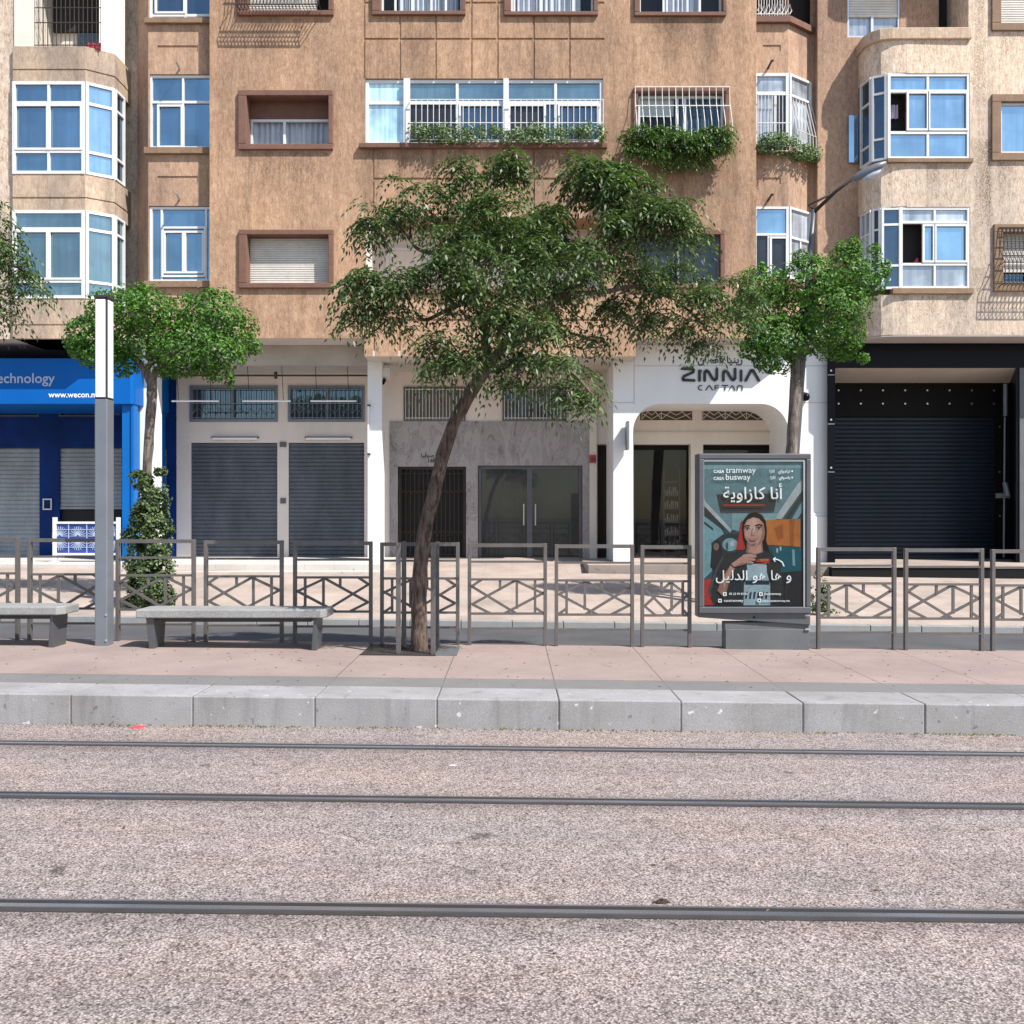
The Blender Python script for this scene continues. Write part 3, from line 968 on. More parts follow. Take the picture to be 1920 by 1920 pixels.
# ---- ground floor of the middle block
G, PL = 24.8, 23.1
zg = .3
w = MB()
sh = [hp(358, 830, 520, 1047, G, .12), hp(541, 830, 683, 1047, G, .12), hp(356, 723, 521, 791, G, .12), hp(540, 723, 684, 791, G, .12)]
w.wall(G, X(330, G), X(700, G), zg, 5.6, sh)
w.build('shop_wall', 'cream_paint', mid)
for a, b in ((358, 520), (541, 683)):
    roller(mid, 'roller_shutter', X(a, G), X(b, G), Z(1040, G), Z(830, G), G + .06, 'shutter_slate', .094)
for a, b, sp in ((356, 521, .49), (540, 684, .51)):
    f = MB(); f.ring(X(a, G), X(b, G), Z(791, G), Z(723, G), .07, G - .03, G + .08)
    xm = X(a + (b - a) * sp, G); f.box(xm - .03, xm + .03, G - .033, G + .06, Z(791, G) + .07, Z(723, G) - .07)
    W = f.build('transom_window', 'steel_grey', mid)
    p = MB(); p.quad((X(a, G), G + .07, Z(791, G)), (X(b, G), G + .07, Z(791, G)), (X(b, G), G + .07, Z(723, G)), (X(a, G), G + .07, Z(723, G))); p.build('pane', 'glass_navy', W)
    g = MB(); grille_bars(g, X(a + 5, G), X(b - 5, G), Z(786, G), Z(728, G), G - .05, 16, .009, (.04, .5, .96))
    n = 8
    for k in range(n):
        x0 = X(a + 6 + (b - a - 12) * k / n, G); x1 = X(a + 6 + (b - a - 12) * (k + 1) / n, G)
        g.tube([(x0, G - .05, Z(776, G)), ((x0 + x1) / 2, G - .05, Z(764, G)), (x1, G - .05, Z(776, G))], .008, 4)
    g.build('grille', 'steel_grey', W)
# pillars
m = MB()
m.prism([(X(689, PL), PL), (X(716, PL), PL), (X(716, PL), PL + .5), (X(689, PL), PL + .5)], zg, zC + .3)
m.build('pillar', 'white_paint', mid, bevel=.01)
m = MB(); m.box(X(1105, G), X(1118, G), G - .1, G + .02, zg, 5.2); m.build('pillar', 'cream_pale', mid)
# entrance
w = MB()
eh = [hp(757, 725, 873, 790, G, .1), hp(942, 725, 1062, 790, G, .1), hp(732, 791, 1105, 1060, G, .02)]
w.wall(G, X(712, G), X(1160, G), zg, 5.6, eh + [hp(1120, 833, 1160, 1060, G, .6)])
w.build('entrance_wall', 'cream_paint', mid)
w = MB()
w.wall(G - .03, X(731, G), X(1105, G), zg, Z(791, G), [hp(746, 875, 874, 1052, G, .25), hp(896, 873, 1092, 1052, G, .2)])
w.box(X(731, G), X(1105, G), G - .03, G + .02, Z(791, G), Z(790, G))
w.build('marble_cladding', 'marble', mid)
for a, b, kind in ((757, 873, 'curtain_blue'), (942, 1062, 'interior_dark')):
    f = MB(); f.ring(X(a, G), X(b, G), Z(790, G), Z(725, G), .06, G - .03, G + .06)
    xm = X((a + b) / 2, G); f.box(xm - .03, xm + .03, G - .033, G + .05, Z(790, G) + .06, Z(725, G) - .06)
    W = f.build('transom_window', 'fence_paint', mid)
    if a < 800:
        curtain(W, X(a, G), X(b, G), Z(790, G), Z(725, G), G + .2, 'surround_tan', 10, .02)
    p = MB(); p.quad((X(a, G), G + .07, Z(790, G)), (X(b, G), G + .07, Z(790, G)), (X(b, G), G + .07, Z(725, G)), (X(a, G), G + .07, Z(725, G))); p.build('pane', 'glass_clear' if a < 800 else 'glass_dark', W)
    g = MB(); grille_bars(g, X(a + 4, G), X(b - 4, G), Z(787, G), Z(728, G), G - .05, 17, .009, (.05, .95)); g.build('grille', 'grille_white', W)
# iron gate and glazed double door
f = MB()
f.ring(X(747, G), X(873, G), Z(1050, G), Z(876, G), .05, G + .06, G + .12)
dr = f.build('iron_gate', 'grille_iron', mid)
g = MB(); grille_bars(g, X(752, G), X(868, G), Z(1048, G), Z(879, G), G + .09, 14, .011, (.05, .3, .75, .95))
for k in range(12):
    x0, x1 = X(752 + 116 * k / 12, G), X(752 + 116 * (k + 1) / 12, G)
    for zz in (884, 925, 1005):
        g.tube([(x0, G + .085, Z(zz, G)), ((x0 + x1) / 2, G + .085, Z(zz - 7, G)), (x1, G + .085, Z(zz, G))], .009, 4)
g.build('bars', 'grille_iron', dr)
p = MB(); p.quad((X(745, G), G + .2, zg), (X(875, G), G + .2, zg), (X(875, G), G + .2, Z(874, G)), (X(745, G), G + .2, Z(874, G))); p.build('pane', 'interior_dark', dr)  # near-black sheet stands in for the unlit hall behind the bars
f = MB()
f.ring(X(897, G), X(1091, G), Z(1050, G), Z(874, G), .07, G + .04, G + .12)
for px in (993,):
    f.box(X(px - 5, G), X(px + 5, G), G + .036, G + .11, Z(1050, G) + .07, Z(874, G) - .07)
dr = f.build('entrance_door', 'panel_frame', mid)
for a, b in ((903, 988), (998, 1085)):
    p = MB(); p.quad((X(a, G), G + .09, Z(1048, G)), (X(b, G), G + .09, Z(1048, G)), (X(b, G), G + .09, Z(878, G)), (X(a, G), G + .09, Z(878, G)))
    p.build('pane', 'glass_dark', dr)
m = MB()
for px in (982, 1004): m.tube([(X(px, G), G + .02, Z(985, G)), (X(px, G), G + .02, Z(945, G))], .018, 8)
m.build('handle', 'aluminium', dr)
m = MB(); m.quad((X(1118, G), G + .6, zg), (X(1165, G), G + .6, zg), (X(1165, G), G + .6, 5), (X(1118, G), G + .6, 5)); m.build('doorway', 'fret_brown', mid)
# caftan shop portal: white face with a round-cornered opening
ax0, ax1, ayt, ayb, rad = X(1187, PL), X(1478, PL), Z(757, PL), .2, .62
px0, px1 = X(1150, PL), X(1551, PL)
pt = [(ax0, ayb), (ax0, ayt - rad)]
pt += [(ax0 + rad - rad * math.cos(t * math.pi / 20), ayt - rad + rad * math.sin(t * math.pi / 20)) for t in range(1, 11)]
pt += [(ax1 - rad + rad * math.sin(t * math.pi / 20), ayt - rad + rad * math.cos(t * math.pi / 20)) for t in range(0, 11)]
pt += [(ax1, ayb)]
w = MB()
zt_ = 5.6
# faces of the portal built as vertical slices above the opening plus two legs
w.box(px0, ax0, PL, G, ayb, zt_)
w.box(ax1, px1, PL, G, ayb, zt_)
for (xa_, za_), (xb_, zb_) in zip(pt[1:-1], pt[2:-1]):
    if abs(xb_ - xa_) < 1e-6: continue
    w.add([(xa_, PL, za_), (xb_, PL, zb_), (xb_, PL, zt_), (xa_, PL, zt_)], [(0, 1, 2, 3)])
    w.add([(xa_, PL, za_), (xb_, PL, zb_), (xb_, G, zb_), (xa_, G, za_)], [(3, 2, 1, 0)])
w.build('shop_portal', 'white_paint', mid)
m = MB()                                         # thin grey joint strips between portal panels
for seg in (((1190, 686), (1551, 686)), ((1150, 755), (1188, 755)), ((1479, 755), (1551, 755))):
    m.box(X(seg[0][0], PL), X(seg[1][0], PL), PL - .004, PL + .01, Z(seg[0][1], PL) - .006, Z(seg[0][1], PL) + .006)
m.box(X(1189, PL) - .006, X(1189, PL) + .006, PL - .0045, PL + .01, Z(758, PL), Z(650, PL))
m.box(px0 - .012, px1 + .06, PL - .06, PL + .2, Z(975, PL), Z(964, PL)) if False else None
m.build('panel_joint', 'render_grey', mid)
m = MB()
m.box(X(1480, PL), X(1556, PL), PL - .05, G, .2, Z(968, PL)); m.box(X(1480, PL), X(1554, PL), PL - .03, G, Z(968, PL) + .001, Z(962, PL))
m.build('plinth', 'white_paint', mid, bevel=.02)
w = MB()
w.wall(G - .02, ax0 - .1, ax1 + .1, .2, ayt + .05, [hp(1188, 833, 1295, 1062, G, .5), hp(1318, 833, 1482, 1062, G, .5),
                                                  hp(1200, 762, 1298, 788, G, .05), hp(1316, 762, 1444, 788, G, .05), hp(1454, 762, 1482, 788, G, .05)])
for z in (812,):
    w.box(ax0 - .1, ax1 + .1, G - .06, G - .015, Z(z, G), Z(z, G) + .02)
w.build('shop_wall', 'cream_pale', mid)
m = MB(); m.quad((ax0, G + .03, Z(789, G)), (ax1 + .1, G + .03, Z(789, G)), (ax1 + .1, G + .03, ayt), (ax0, G + .03, ayt)); fb = m.build('fretwork_band', 'fret_brown', mid)
for grp in (((1204, 1240), (1240, 1296)), ((1318, 1360), (1360, 1400), (1400, 1442)), ((1456, 1480),)):
  g = MB()
  for a, b in grp:
      x0, x1, z0, z1 = X(a, G), X(b, G), Z(786, G), Z(763, G)
      xm = (x0 + x1) / 2
      for p, q in (((x0, z0), (xm, z1)), ((xm, z1), (x1, z0)), ((x0, (z0 + z1) / 2), (xm, z0)), ((xm, z0), (x1, (z0 + z1) / 2)), ((x0, z1), (xm, z0 + .1)), ((xm, z0 + .1), (x1, z1)), ((x0, z0), (x0, z1))):
          g.bar((p[0], G + .012, p[1]), (q[0], G + .012, q[1]), .016, .012)
  g.build('lattice', 'cream_pale', fb)
for a, b in ((1188, 1295), (1318, 1482)):
    f = MB(); f.ring(X(a, G), X(b, G), Z(1062, G), Z(833, G), .035, G + .28, G + .33, .12)
    dw = f.build('shop_window', 'black_matte', mid)
    p = MB(); p.quad((X(a, G), G + .31, Z(1062, G)), (X(b, G), G + .31, Z(1062, G)), (X(b, G), G + .31, Z(833, G)), (X(a, G), G + .31, Z(833, G))); p.build('pane', 'glass_clear', dw)
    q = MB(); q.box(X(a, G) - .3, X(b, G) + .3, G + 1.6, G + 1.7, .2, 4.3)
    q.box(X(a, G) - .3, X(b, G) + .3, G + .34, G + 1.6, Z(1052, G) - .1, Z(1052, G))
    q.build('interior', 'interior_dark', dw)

# =================================================================== LEFT BUILDING
lb = thing('apartment_building', 'tan apartment block at left with canted glazed bays above the blue shop', 'building', (X(60, 22), 22, .8))
LF = 22.0
P0, P1, P2, P3 = (X(25, LF), LF), (X(160, LF), LF), (X(214, 22.36), 22.36), (X(231, 22.85), 22.85)
BK = (P3[0], 23.4)
zb = Z(635, LF)
w = MB()
w.wall(LF + .06, X(-260, LF), X(25, LF) + .02, zb, TOP, [])
w.quad((X(-260, LF), LF, zb), (X(-260, LF), 34, zb), (X(-260, LF), 34, TOP), (X(-260, LF), LF, TOP))
w.quad((X(-260, LF), LF, TOP), (P1[0], LF, TOP), (X(253, 23.4), 34, TOP), (X(-260, LF), 34, TOP))
w.quad((X(253, 23.4), 23.4, zb), (X(253, 23.4), 34, zb), (X(253, 23.4), 34, TOP), (X(253, 23.4), 23.4, TOP))
w.quad((X(232, 23.28), 23.28, zb), (X(262, 23.28), 23.28, zb), (X(262, 23.28), 23.28, TOP), (X(232, 23.28), 23.28, TOP))
w.build('wall', 'stucco_pale', lb)


def grow(pl, o):
    return [(pl[0][0], pl[0][1] - o), (pl[1][0] + o * .35, pl[1][1] - o), (pl[2][0] + o * .8, pl[2][1] - o * .7), (pl[3][0] + o, pl[3][1])]


plan = [P0, P1, P2, P3]
for y0, y1, g0, g1 in ((327, 397, 370, 374), (560, 635, 608, 611), (88, 155, 130, 133), (-175, -105, -133, -130)):
    m = MB()
    pl = grow(plan, .03)
    m.prism(pl + [(BK[0], 23.5), (P0[0], 23.5)], Z(g0, LF), Z(y0, LF))
    m.prism(grow(plan, .012) + [(BK[0], 23.5), (P0[0], 23.5)], Z(g1, LF), Z(g0, LF))
    m.prism(grow(plan, .026) + [(BK[0], 23.5), (P0[0], 23.5)], Z(y1, LF), Z(g1, LF))
    m.build('parapet', 'stucco_grey', lb)
m = MB(); m.box(X(-260, LF), X(262, 23.2), LF + .09, 24.85, zb, zb + .1); m.build('soffit', 'soffit_paint', lb)
# bay glazing, upper storey
def bay(zlo, zhi, tr, lo, paneA, paneB, paneC, us=(.5,), lowsplit=True, name_label=None):
    W_ = glazing(lb, 'bay_window', P0, P1, zlo, zhi, us=us, zs=tuple(z for z in (tr, lo) if z), pane=paneA, fw=.065,
                 sashes=((.50, .97, lo + .03, tr - .03), (.03, .5, lo + .03, tr - .03)), label=name_label)
    glazing(lb, 'bay_window', P1, P2, zlo, zhi, zs=(tr, lo), pane=paneB, fw=.06)
    glazing(lb, 'bay_window', P2, P3, zlo, zhi, zs=(tr, lo), pane=paneC, fw=.05)
    return W_


bay(Z(327, LF), Z(154, LF), Z(194, LF), Z(285, LF), 'glass_blue', 'glass_sky', 'glass_navy')
W = bay(Z(560, LF), Z(395, LF), Z(430, LF), Z(528, LF), 'glass_green', 'glass_green', 'glass_green', us=((.5, Z(528, LF), Z(430, LF)),))
m = MB()
for k in range(4):
    a = P0[0] + .25 + k * .32
    m.tube([(a, LF + .12, Z(556, LF)), (a + .16, LF + .1, Z(545, LF)), (a + .34, LF + .12, Z(556, LF))], [.05, .11, .05], 8)
# open balcony at the top
bk = MB()
bk.quad((P0[0], 22.95, Z(90, LF)), (BK[0], 22.95, Z(90, LF)), (BK[0], 22.95, Z(-110, LF)), (P0[0], 22.95, Z(-110, LF)))
bk.box(P0[0] + .003, X(62, LF), LF + .03, 22.94, Z(89, LF), Z(-106, LF))
balc = bk.build('balcony', 'cream_pale', lb)
m = MB()
m.prism([(X(186, 22.25), 22.25), (P2[0] - .02, P2[1] + .02), (P3[0] - .02, P3[1]), (P3[0] - .02, 22.94), (X(190, 22.3), 22.94)], Z(89, LF), Z(-106, LF))
m.build('pillar', 'white_paint', balc)
m = MB(); m.box(X(112, LF), X(188, LF), 22.88, 22.93, Z(88, LF), Z(26, LF)); m.build('curtain', 'curtain_blue', balc)
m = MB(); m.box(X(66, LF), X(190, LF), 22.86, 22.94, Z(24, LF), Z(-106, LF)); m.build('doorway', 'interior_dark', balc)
g = MB()
grille_bars(g, X(62, LF), X(187, LF), Z(88, LF), Z(-106, LF), LF + .06, 15, .009, (.03, .55, .97))
for z in (Z(12, LF), Z(40, LF)):
    g.box(X(62, LF), X(187, LF), LF + .05, LF + .066, z - .008, z + .008)
g.build('grille', 'grille_iron', balc)
m = MB()
for k in range(5):
    m.box(X(160 + 5 * k, LF), X(164 + 5 * k, LF), LF + .1, LF + .16, Z(88, LF), Z(76 + 3 * (k % 2), LF))
m.build('flower_pot', 'red_cloth', balc)

# ---- blue shop under the left block
w = MB()
bh = [hp(-60, 840, 74, 1047, G, .12), hp(112, 840, 228, 1047, G, .12), hp(290, 842, 313, 1047, G, .12),
      hp(-40, 759, 73, 781, G, .1), hp(111, 759, 180, 781, G, .1), hp(290, 722, 313, 781, G, .1), hp(212, 762, 226, 778, G, .1)]
w.wall(G, X(-260, G), X(331, G), zg, 5.62, bh)
w.build('shop_wall', 'blue_dark', lb)
roller(lb, 'roller_shutter', X(-60, G), X(74, G), Z(1042, G), Z(840, G), G + .06, 'shutter_light', .105)
sh_ = roller(lb, 'roller_shutter', X(112, G), X(228, G), Z(950, G), Z(840, G), G + .06, 'shutter_light', .105)
sh_['label'] = 'half raised grey roller shutter'
roller(lb, 'roller_shutter', X(290, G), X(313, G), Z(1042, G), Z(842, G), G + .06, 'shutter_light', .105)
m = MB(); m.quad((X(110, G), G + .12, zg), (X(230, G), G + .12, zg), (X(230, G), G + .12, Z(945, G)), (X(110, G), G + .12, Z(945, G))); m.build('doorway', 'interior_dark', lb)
for a, b, t, u_ in ((-40, 73, 759, 781), (111, 180, 759, 781), (290, 313, 722, 781), (212, 226, 762, 778)):
    f = MB(); f.ring(X(a, G), X(b, G), Z(u_, G), Z(t, G), .03, G - .02, G + .05)
    n = max(1, round((u_ - t) / 9))
    for k in range(1, n):
        zz = Z(t + (u_ - t) * k / n, G); f.box(X(a, G) + .03, X(b, G) - .03, G - .012, G + .02, zz - .012, zz + .012)
    W = f.build('louvre_window', 'fence_paint', lb)
    p = MB(); p.quad((X(a, G), G + .06, Z(u_, G)), (X(b, G), G + .06, Z(u_, G)), (X(b, G), G + .06, Z(t, G)), (X(a, G), G + .06, Z(t, G))); p.build('pane', 'glass_dark', W)
m = MB(); m.box(X(253, PL), X(295, PL), PL, PL + .3, zg, 5.6); m.build('pillar', 'white_paint', lb)
m = MB(); m.box(X(229, 22.6), X(247, 22.6), 22.6, G - .004, zg, Z(757, 22.55)); m.box(X(247, 22.6) + .002, X(252, 22.6), 22.56, 22.8, zg, Z(757, 22.55)); m.build('pillar', 'blue_column', lb)
m = MB(); m.ring(X(81, G), X(98, G), Z(956, G), Z(935, G), .03, G - .03, G - .002); m.build('notice_frame', 'aluminium', lb)

# =================================================================== RIGHT BUILDING
RF, RC = 22.0, 22.82
rb = thing('apartment_building', 'weather stained pale apartment block at right with a rounded corner bay over the black shop', 'building', (X(1750, 22), 22, .6))
zr = Z(628, RF)
corner = [(X(1612, 22.72), 22.72), (X(1620, 22.45), 22.45), (X(1634, 22.22), 22.22), (X(1652, 22.08), 22.08), (X(1674, 22.02), 22.02), (X(1700, RF), RF)]
xE = X(2150, RF)
w = MB()
rh = [hp(1690, 388, 1819, 541, RF, .2), hp(1664, 137, 1818, 298, RF, .2), hp(1690, -140, 1816, 52, RF, 1.2),
      hp(1858, -100, 1990, 59, RF, 0, True), hp(1872, -100, 1980, 45, RF, .5), hp(1858, 178, 1990, 302, RF, 0, True), hp(1874, 192, 1980, 288, RF, .5),
      hp(1862, 421, 1990, 547, RF, 0, True), hp(1878, 436, 1980, 530, RF, .5)]
w.wall(RF, X(1700, RF), xE, zr, TOP, [h for h in rh])
w.quad((X(1545, RC), RC, TOP), (xE, RF, TOP), (xE, 34, TOP), (X(1545, RC), 34, TOP))
w.quad((xE, RF, zr), (xE, 34, zr), (xE, 34, TOP), (xE, RF, TOP))
w.build('wall', 'stucco_pale', rb)
w = MB()
rwh = [hp(1589, -70, 1687, 70, RC, .12)]
w.wall(RC, X(1533, RC), X(1760, RC), zr - .004, TOP, rwh)
w.quad((X(1533, RC), 23.4, zr), (X(1533, RC), RC, zr), (X(1533, RC), RC, TOP), (X(1533, RC), 23.4, TOP))
w.build('wall_recess', 'stucco_pink', rb)
cb = [(corner[-1][0], 22.3), (corner[0][0], 23.0)]
def spandrel(y0, y1, px_end=1700, name='parapet'):
    m_ = MB()
    ex = X(px_end, RF) - .003
    m_.prism(corner[:-1] + [(ex, RF), (ex, 22.9), (corner[0][0], 22.9)], Z(y1, RF), Z(y0, RF))
    return m_.build(name, 'stucco_pale', rb)


spandrel(75, 136); spandrel(306, 387); spandrel(552, 627.6); spandrel(-190, -130)
# ledge capping the balcony parapet and sills
m = MB()
big = [(p[0] - .05, p[1] - .07) for p in corner[:-1]]
m.prism(big + [(X(1820, RF), RF - .07), (X(1820, RF), 22.5), (corner[0][0] - .05, 23.0)], Z(75, RF), Z(53, RF))
m.build('ledge', 'stucco_grey', rb, bevel=.02)
for t, bot, a in ((298, 306, 1662), (541, 552, 1672)):
    m = MB(); m.box(X(a, RF), X(1823, RF), RF - .07, RF + .1, Z(bot, RF), Z(t, RF)); m.build('sill', 'surround_tan', rb, bevel=.01)
# corner bay glazing
ca, cbp, cc, cd = (X(1616, 22.66), 22.66), (X(1635, 22.22), 22.22), (X(1663, 22.06), 22.06), (X(1818, RF), RF + .06)
z0, z1 = Z(298, RF), Z(137, RF)
glazing(rb, 'bay_window', ca, cbp, z0, z1, zs=(Z(184, RF), Z(265, RF)), pane='glass_navy', fw=.04)
glazing(rb, 'bay_window', cbp, cc, z0, z1, zs=(Z(172, RF), Z(258, RF)), pane='glass_navy', fw=.045)
W = glazing(rb, 'bay_window', (cc[0], RF + .06), (X(1819, RF), RF + .06), z0, z1, us=((.49, Z(172, RF), z1), (.49, z0, Z(247, RF))), zs=(Z(170, RF), Z(248, RF)), pane='glass_sky', fw=.06,
            pane_rows=[(0, 1, Z(170, RF), z1, 'glass_sky'), (.23, 1, Z(248, RF), Z(170, RF), 'glass_sky'), (0, 1, z0, Z(248, RF), 'glass_sky')],
            sashes=((.23, .5, Z(247, RF) + .03, Z(171, RF)), (.49, .98, Z(247, RF) + .03, Z(171, RF))))
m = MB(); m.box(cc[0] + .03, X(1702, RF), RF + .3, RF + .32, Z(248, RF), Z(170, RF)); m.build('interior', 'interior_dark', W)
curtain(W, X(1672, RF), X(1690, RF), Z(216, RF), Z(190, RF), RF + .2, 'laundry', 3, .03, 'laundry')
# casement standing open into the recess
m = MB()
m.obox((X(1592, RC - .1), RC - .06), (1, 0), (0, -1), 0, .26, 0, .03, Z(307, RC), Z(219, RC)); m.build('open_casement', 'glass_sky', rb)
z0, z1 = Z(541, RF), Z(388, RF)
glazing(rb, 'bay_window', ca, cbp, z0, z1, us=(.5,), zs=(Z(432, RF), Z(500, RF)), pane='glass_frost', fw=.035)
glazing(rb, 'bay_window', (cbp[0] + .02, cbp[1]), (X(1652, 22.1), 22.1), z0, z1, zs=(Z(428, RF),), pane='glass_dark', fw=.04)
glazing(rb, 'bay_window', (X(1652, 22.1), 22.1), (X(1689, RF + .06), RF + .06), z0, z1, zs=(Z(420, RF), Z(497, RF)), pane='glass_navy', fw=.05)
W = glazing(rb, 'bay_window', (X(1688, RF), RF + .06), (X(1819, RF), RF + .06), z0, z1, us=((.5, Z(416, RF), z1), (.5, z0, Z(494, RF))), zs=(Z(416, RF), Z(495, RF)), pane='glass_sky', fw=.055,
            pane_rows=[(0, 1, Z(416, RF), z1, 'glass_frost'), (.32, 1, Z(495, RF), Z(416, RF), 'glass_sky'), (0, 1, z0, Z(495, RF), 'glass_frost')],
            sashes=((.32, .5, Z(492, RF), Z(420, RF)), (.49, .97, Z(492, RF), Z(420, RF))))
m = MB(); m.box(X(1690, RF), X(1735, RF), RF + .3, RF + .32, Z(495, RF), Z(416, RF)); m.build('interior', 'interior_dark', W)
m = MB(); m.prismY([(X(1717, RF), Z(493, RF)), (X(1729, RF), Z(493, RF)), (X(1726, RF), Z(479, RF)), (X(1722, RF), Z(483, RF))], RF + .15, RF + .2); m.build('laundry', 'red_cloth', W)
# balcony at the top right
m = MB()
m.quad((X(1640, 23.2), 23.2, Z(60, RF)), (X(1830, 23.2), 23.2, Z(60, RF)), (X(1830, 23.2), 23.2, Z(-140, RF)), (X(1640, 23.2), 23.2, Z(-140, RF)))
bal = m.build('balcony', 'surround_tan', rb)
m = MB(); m.box(X(1738, 23.1), X(1800, 23.1), 23.1, 23.18, Z(60, RF), Z(-140, RF)); m.build('doorway', 'interior_dark', bal)
f = MB(); f.ring(X(1589, RC), X(1687, RC), Z(70, RC), Z(-70, RC), .04, RC + .01, RC + .08)
f.box(X(1633, RC), X(1638, RC), RC + .005, RC + .07, Z(69, RC) + .04, Z(28, RC))
W = f.build('window', 'aluminium', rb)
roller(W, 'roller_blind', X(1590, RC), X(1686, RC), Z(26, RC), Z(-69, RC), RC + .05, 'blind_white', .06)
m = MB(); m.quad((X(1590, RC), RC + .07, Z(69, RC)), (X(1686, RC), RC + .07, Z(69, RC)), (X(1686, RC), RC + .07, Z(26, RC)), (X(1590, RC), RC + .07, Z(26, RC))); m.build('pane', 'glass_frost', W)
# framed windows at the far right
for o, i, kind in (((1858, -100, 1990, 59), (1875, -90, 1980, 45), 0), ((1858, 178, 1990, 302), (1875, 192, 1980, 288), 1), ((1862, 421, 1990, 547), (1879, 436, 1980, 530), 2)):
    W, r = surround(rb, o, i, RF, .06, 'surround_tan', .35)
    if kind == 0:
        roller(W, 'roller_blind', r[0], r[1], r[2] + .05, r[3], RF + .1, 'blind_white', .05)
    elif kind == 1:
        sash_set(W, r, RF + .06, (.5,), 'glass_sky', .05)
    else:
        sash_set(W, r, RF + .2, (.5,), 'glass_navy', .04, 'steel_dark')
        roller(W, 'roller_blind', r[0], r[1], Z(503, RF), r[3], RF + .14, 'blind_white', .05)
        g = MB()
        a0, a1, c0, c1 = X(1870, RF), X(1988, RF), Z(538, RF), Z(428, RF)
        for k in range(17):
            x = a0 + (a1 - a0) * k / 16
            g.tube([(x, RF - .07, c1), (x, RF - .12, c1 - .5), (x, RF - .34, c0 + .45), (x, RF - .36, c0), (x, RF - .1, c0)], .009, 5)
        for k in range(9):
            t = k / 8
            yy = RF - .07 - .29 * min(1, t * 1.25) ** 1.5
            g.box(a0, a1, yy - .007, yy + .007, c1 + (c0 - c1) * t - .007, c1 + (c0 - c1) * t + .007)
        for zz in (c0, c0 + .45):
            g.tube([(a0, RF - .35, zz), (a0, RF, zz)], .009, 5)
        g.build('grille', 'grille_iron', W)

# ---- black shop
BF = 22.9
w = MB()
bx0, bx1 = X(1566, BF), X(1905, BF)
bzt = Z(690, BF)
w.wall(BF, X(1551, BF), xE, .1, Z(639, BF) + .1, [(bx0, bx1, .1, bzt, .02, False)])
w.build('shop_cladding', 'black_clad', rb)
m = MB()
m.prism([(p[0] + .004, p[1] + .004) for p in corner] + [(xE, RF + .004), (xE, 24.6), (X(1536, 22.9), 24.6), (X(1536, RC), RC + .01), (corner[0][0], RC + .01)], zr - .03, zr - .004); m.build('soffit', 'render_grey', rb)
BG = 24.6
zi = Z(718, BG)
m = MB()
m.add([(bx0, BF + .02, bzt), (bx1, BF + .02, bzt), (X(1893, BG), BG, zi), (bx0, BG, zi)], [(0, 3, 2, 1)])
m.box(bx0 + .05, bx1 - .5, BG - .5, BG - .42, zi + .07, zi + .09)
m.build('portal_soffit', 'soffit_paint', rb)
m = MB()
bx2 = X(1893, BG + .2)
m.quad((bx1, BF + .02, .1), (bx2, BG + .2, .1), (bx2, BG + .2, bzt), (bx1, BF + .02, bzt))
m.build('portal_cheek', 'black_clad', rb)
m = MB()
m.quad((bx0, BF + .02, .1), (bx0, BG + .2, .1), (bx0, BG + .2, bzt), (bx0, BF + .02, bzt))
m.build('portal_cheek', 'black_clad', rb)
w = MB()
w.wall(BG, bx0 - .05, X(1893, BG) + .1, .1, zi + .3, [hp(1556, 781, 1866, 1052, BG, .12)])
w.build('shutter_surround', 'black_matte', rb)
rs = roller(rb, 'roller_shutter', X(1556, BG), X(1866, BG), Z(1048, BG), Z(781, BG), BG + .06, 'shutter_navy', .10)
m = MB()
for k in range(8):
    for y in (732, 757):
        m.disc(X(1572 + 41.6 * k, BG), Z(y, BG), .022, BG - .02, BG - .002, 8)
for y in (800, 885, 967):
    m.disc(X(1874, BG), Z(y, BG), .02, BG - .02, BG - .002, 8)
for y in (695, 787, 877):
    m.disc(X(1558, BF), Z(y, BF), .022, BF - .02, BF - .002, 8)
    m.box(X(1552, BF), X(1565, BF), BF - .004, BF + .01, Z(y, BF) - .1, Z(y, BF) - .09)
m.build('stud', 'aluminium', rb)
m = MB()
m.tube([(X(1885, 23.7), 23.7, Z(720, 23.7)), (X(1885, 23.7), 23.7, Z(780, 23.7))], .05, 8)
m.tube([(X(1884, 23.7), 23.7, Z(782, 23.7)), (X(1882, 23.7), 23.7, Z(1045, 23.7))], .022, 8)
m.tube([(X(1884, 23.66), 23.66, Z(905, 23.7)), (X(1890, 23.6), 23.6, Z(930, 23.7))], .06, 8)
m.box(X(1866, 23.66), X(1892, 23.66), 23.6, 23.66, Z(934, 23.7), Z(925, 23.7))
m.build('drain_pipe', 'steel_grey', rb)
m = MB(); m.box(X(1911, BF), xE, BF - .03, BF - .002, .1, Z(690, BF)); m.build('stone_cladding', 'panel_base', rb)

# =================================================================== GROUND
def sheet(name, mat, x0, x1, y0, y1, z0, z1, label, cat, nx=1):
    m = MB()
    m.quad((x0, y0, z0), (x1, y0, z0), (x1, y1, z1), (x0, y1, z1))
    return struct(m.build(name, mat, shear=True), label, cat)


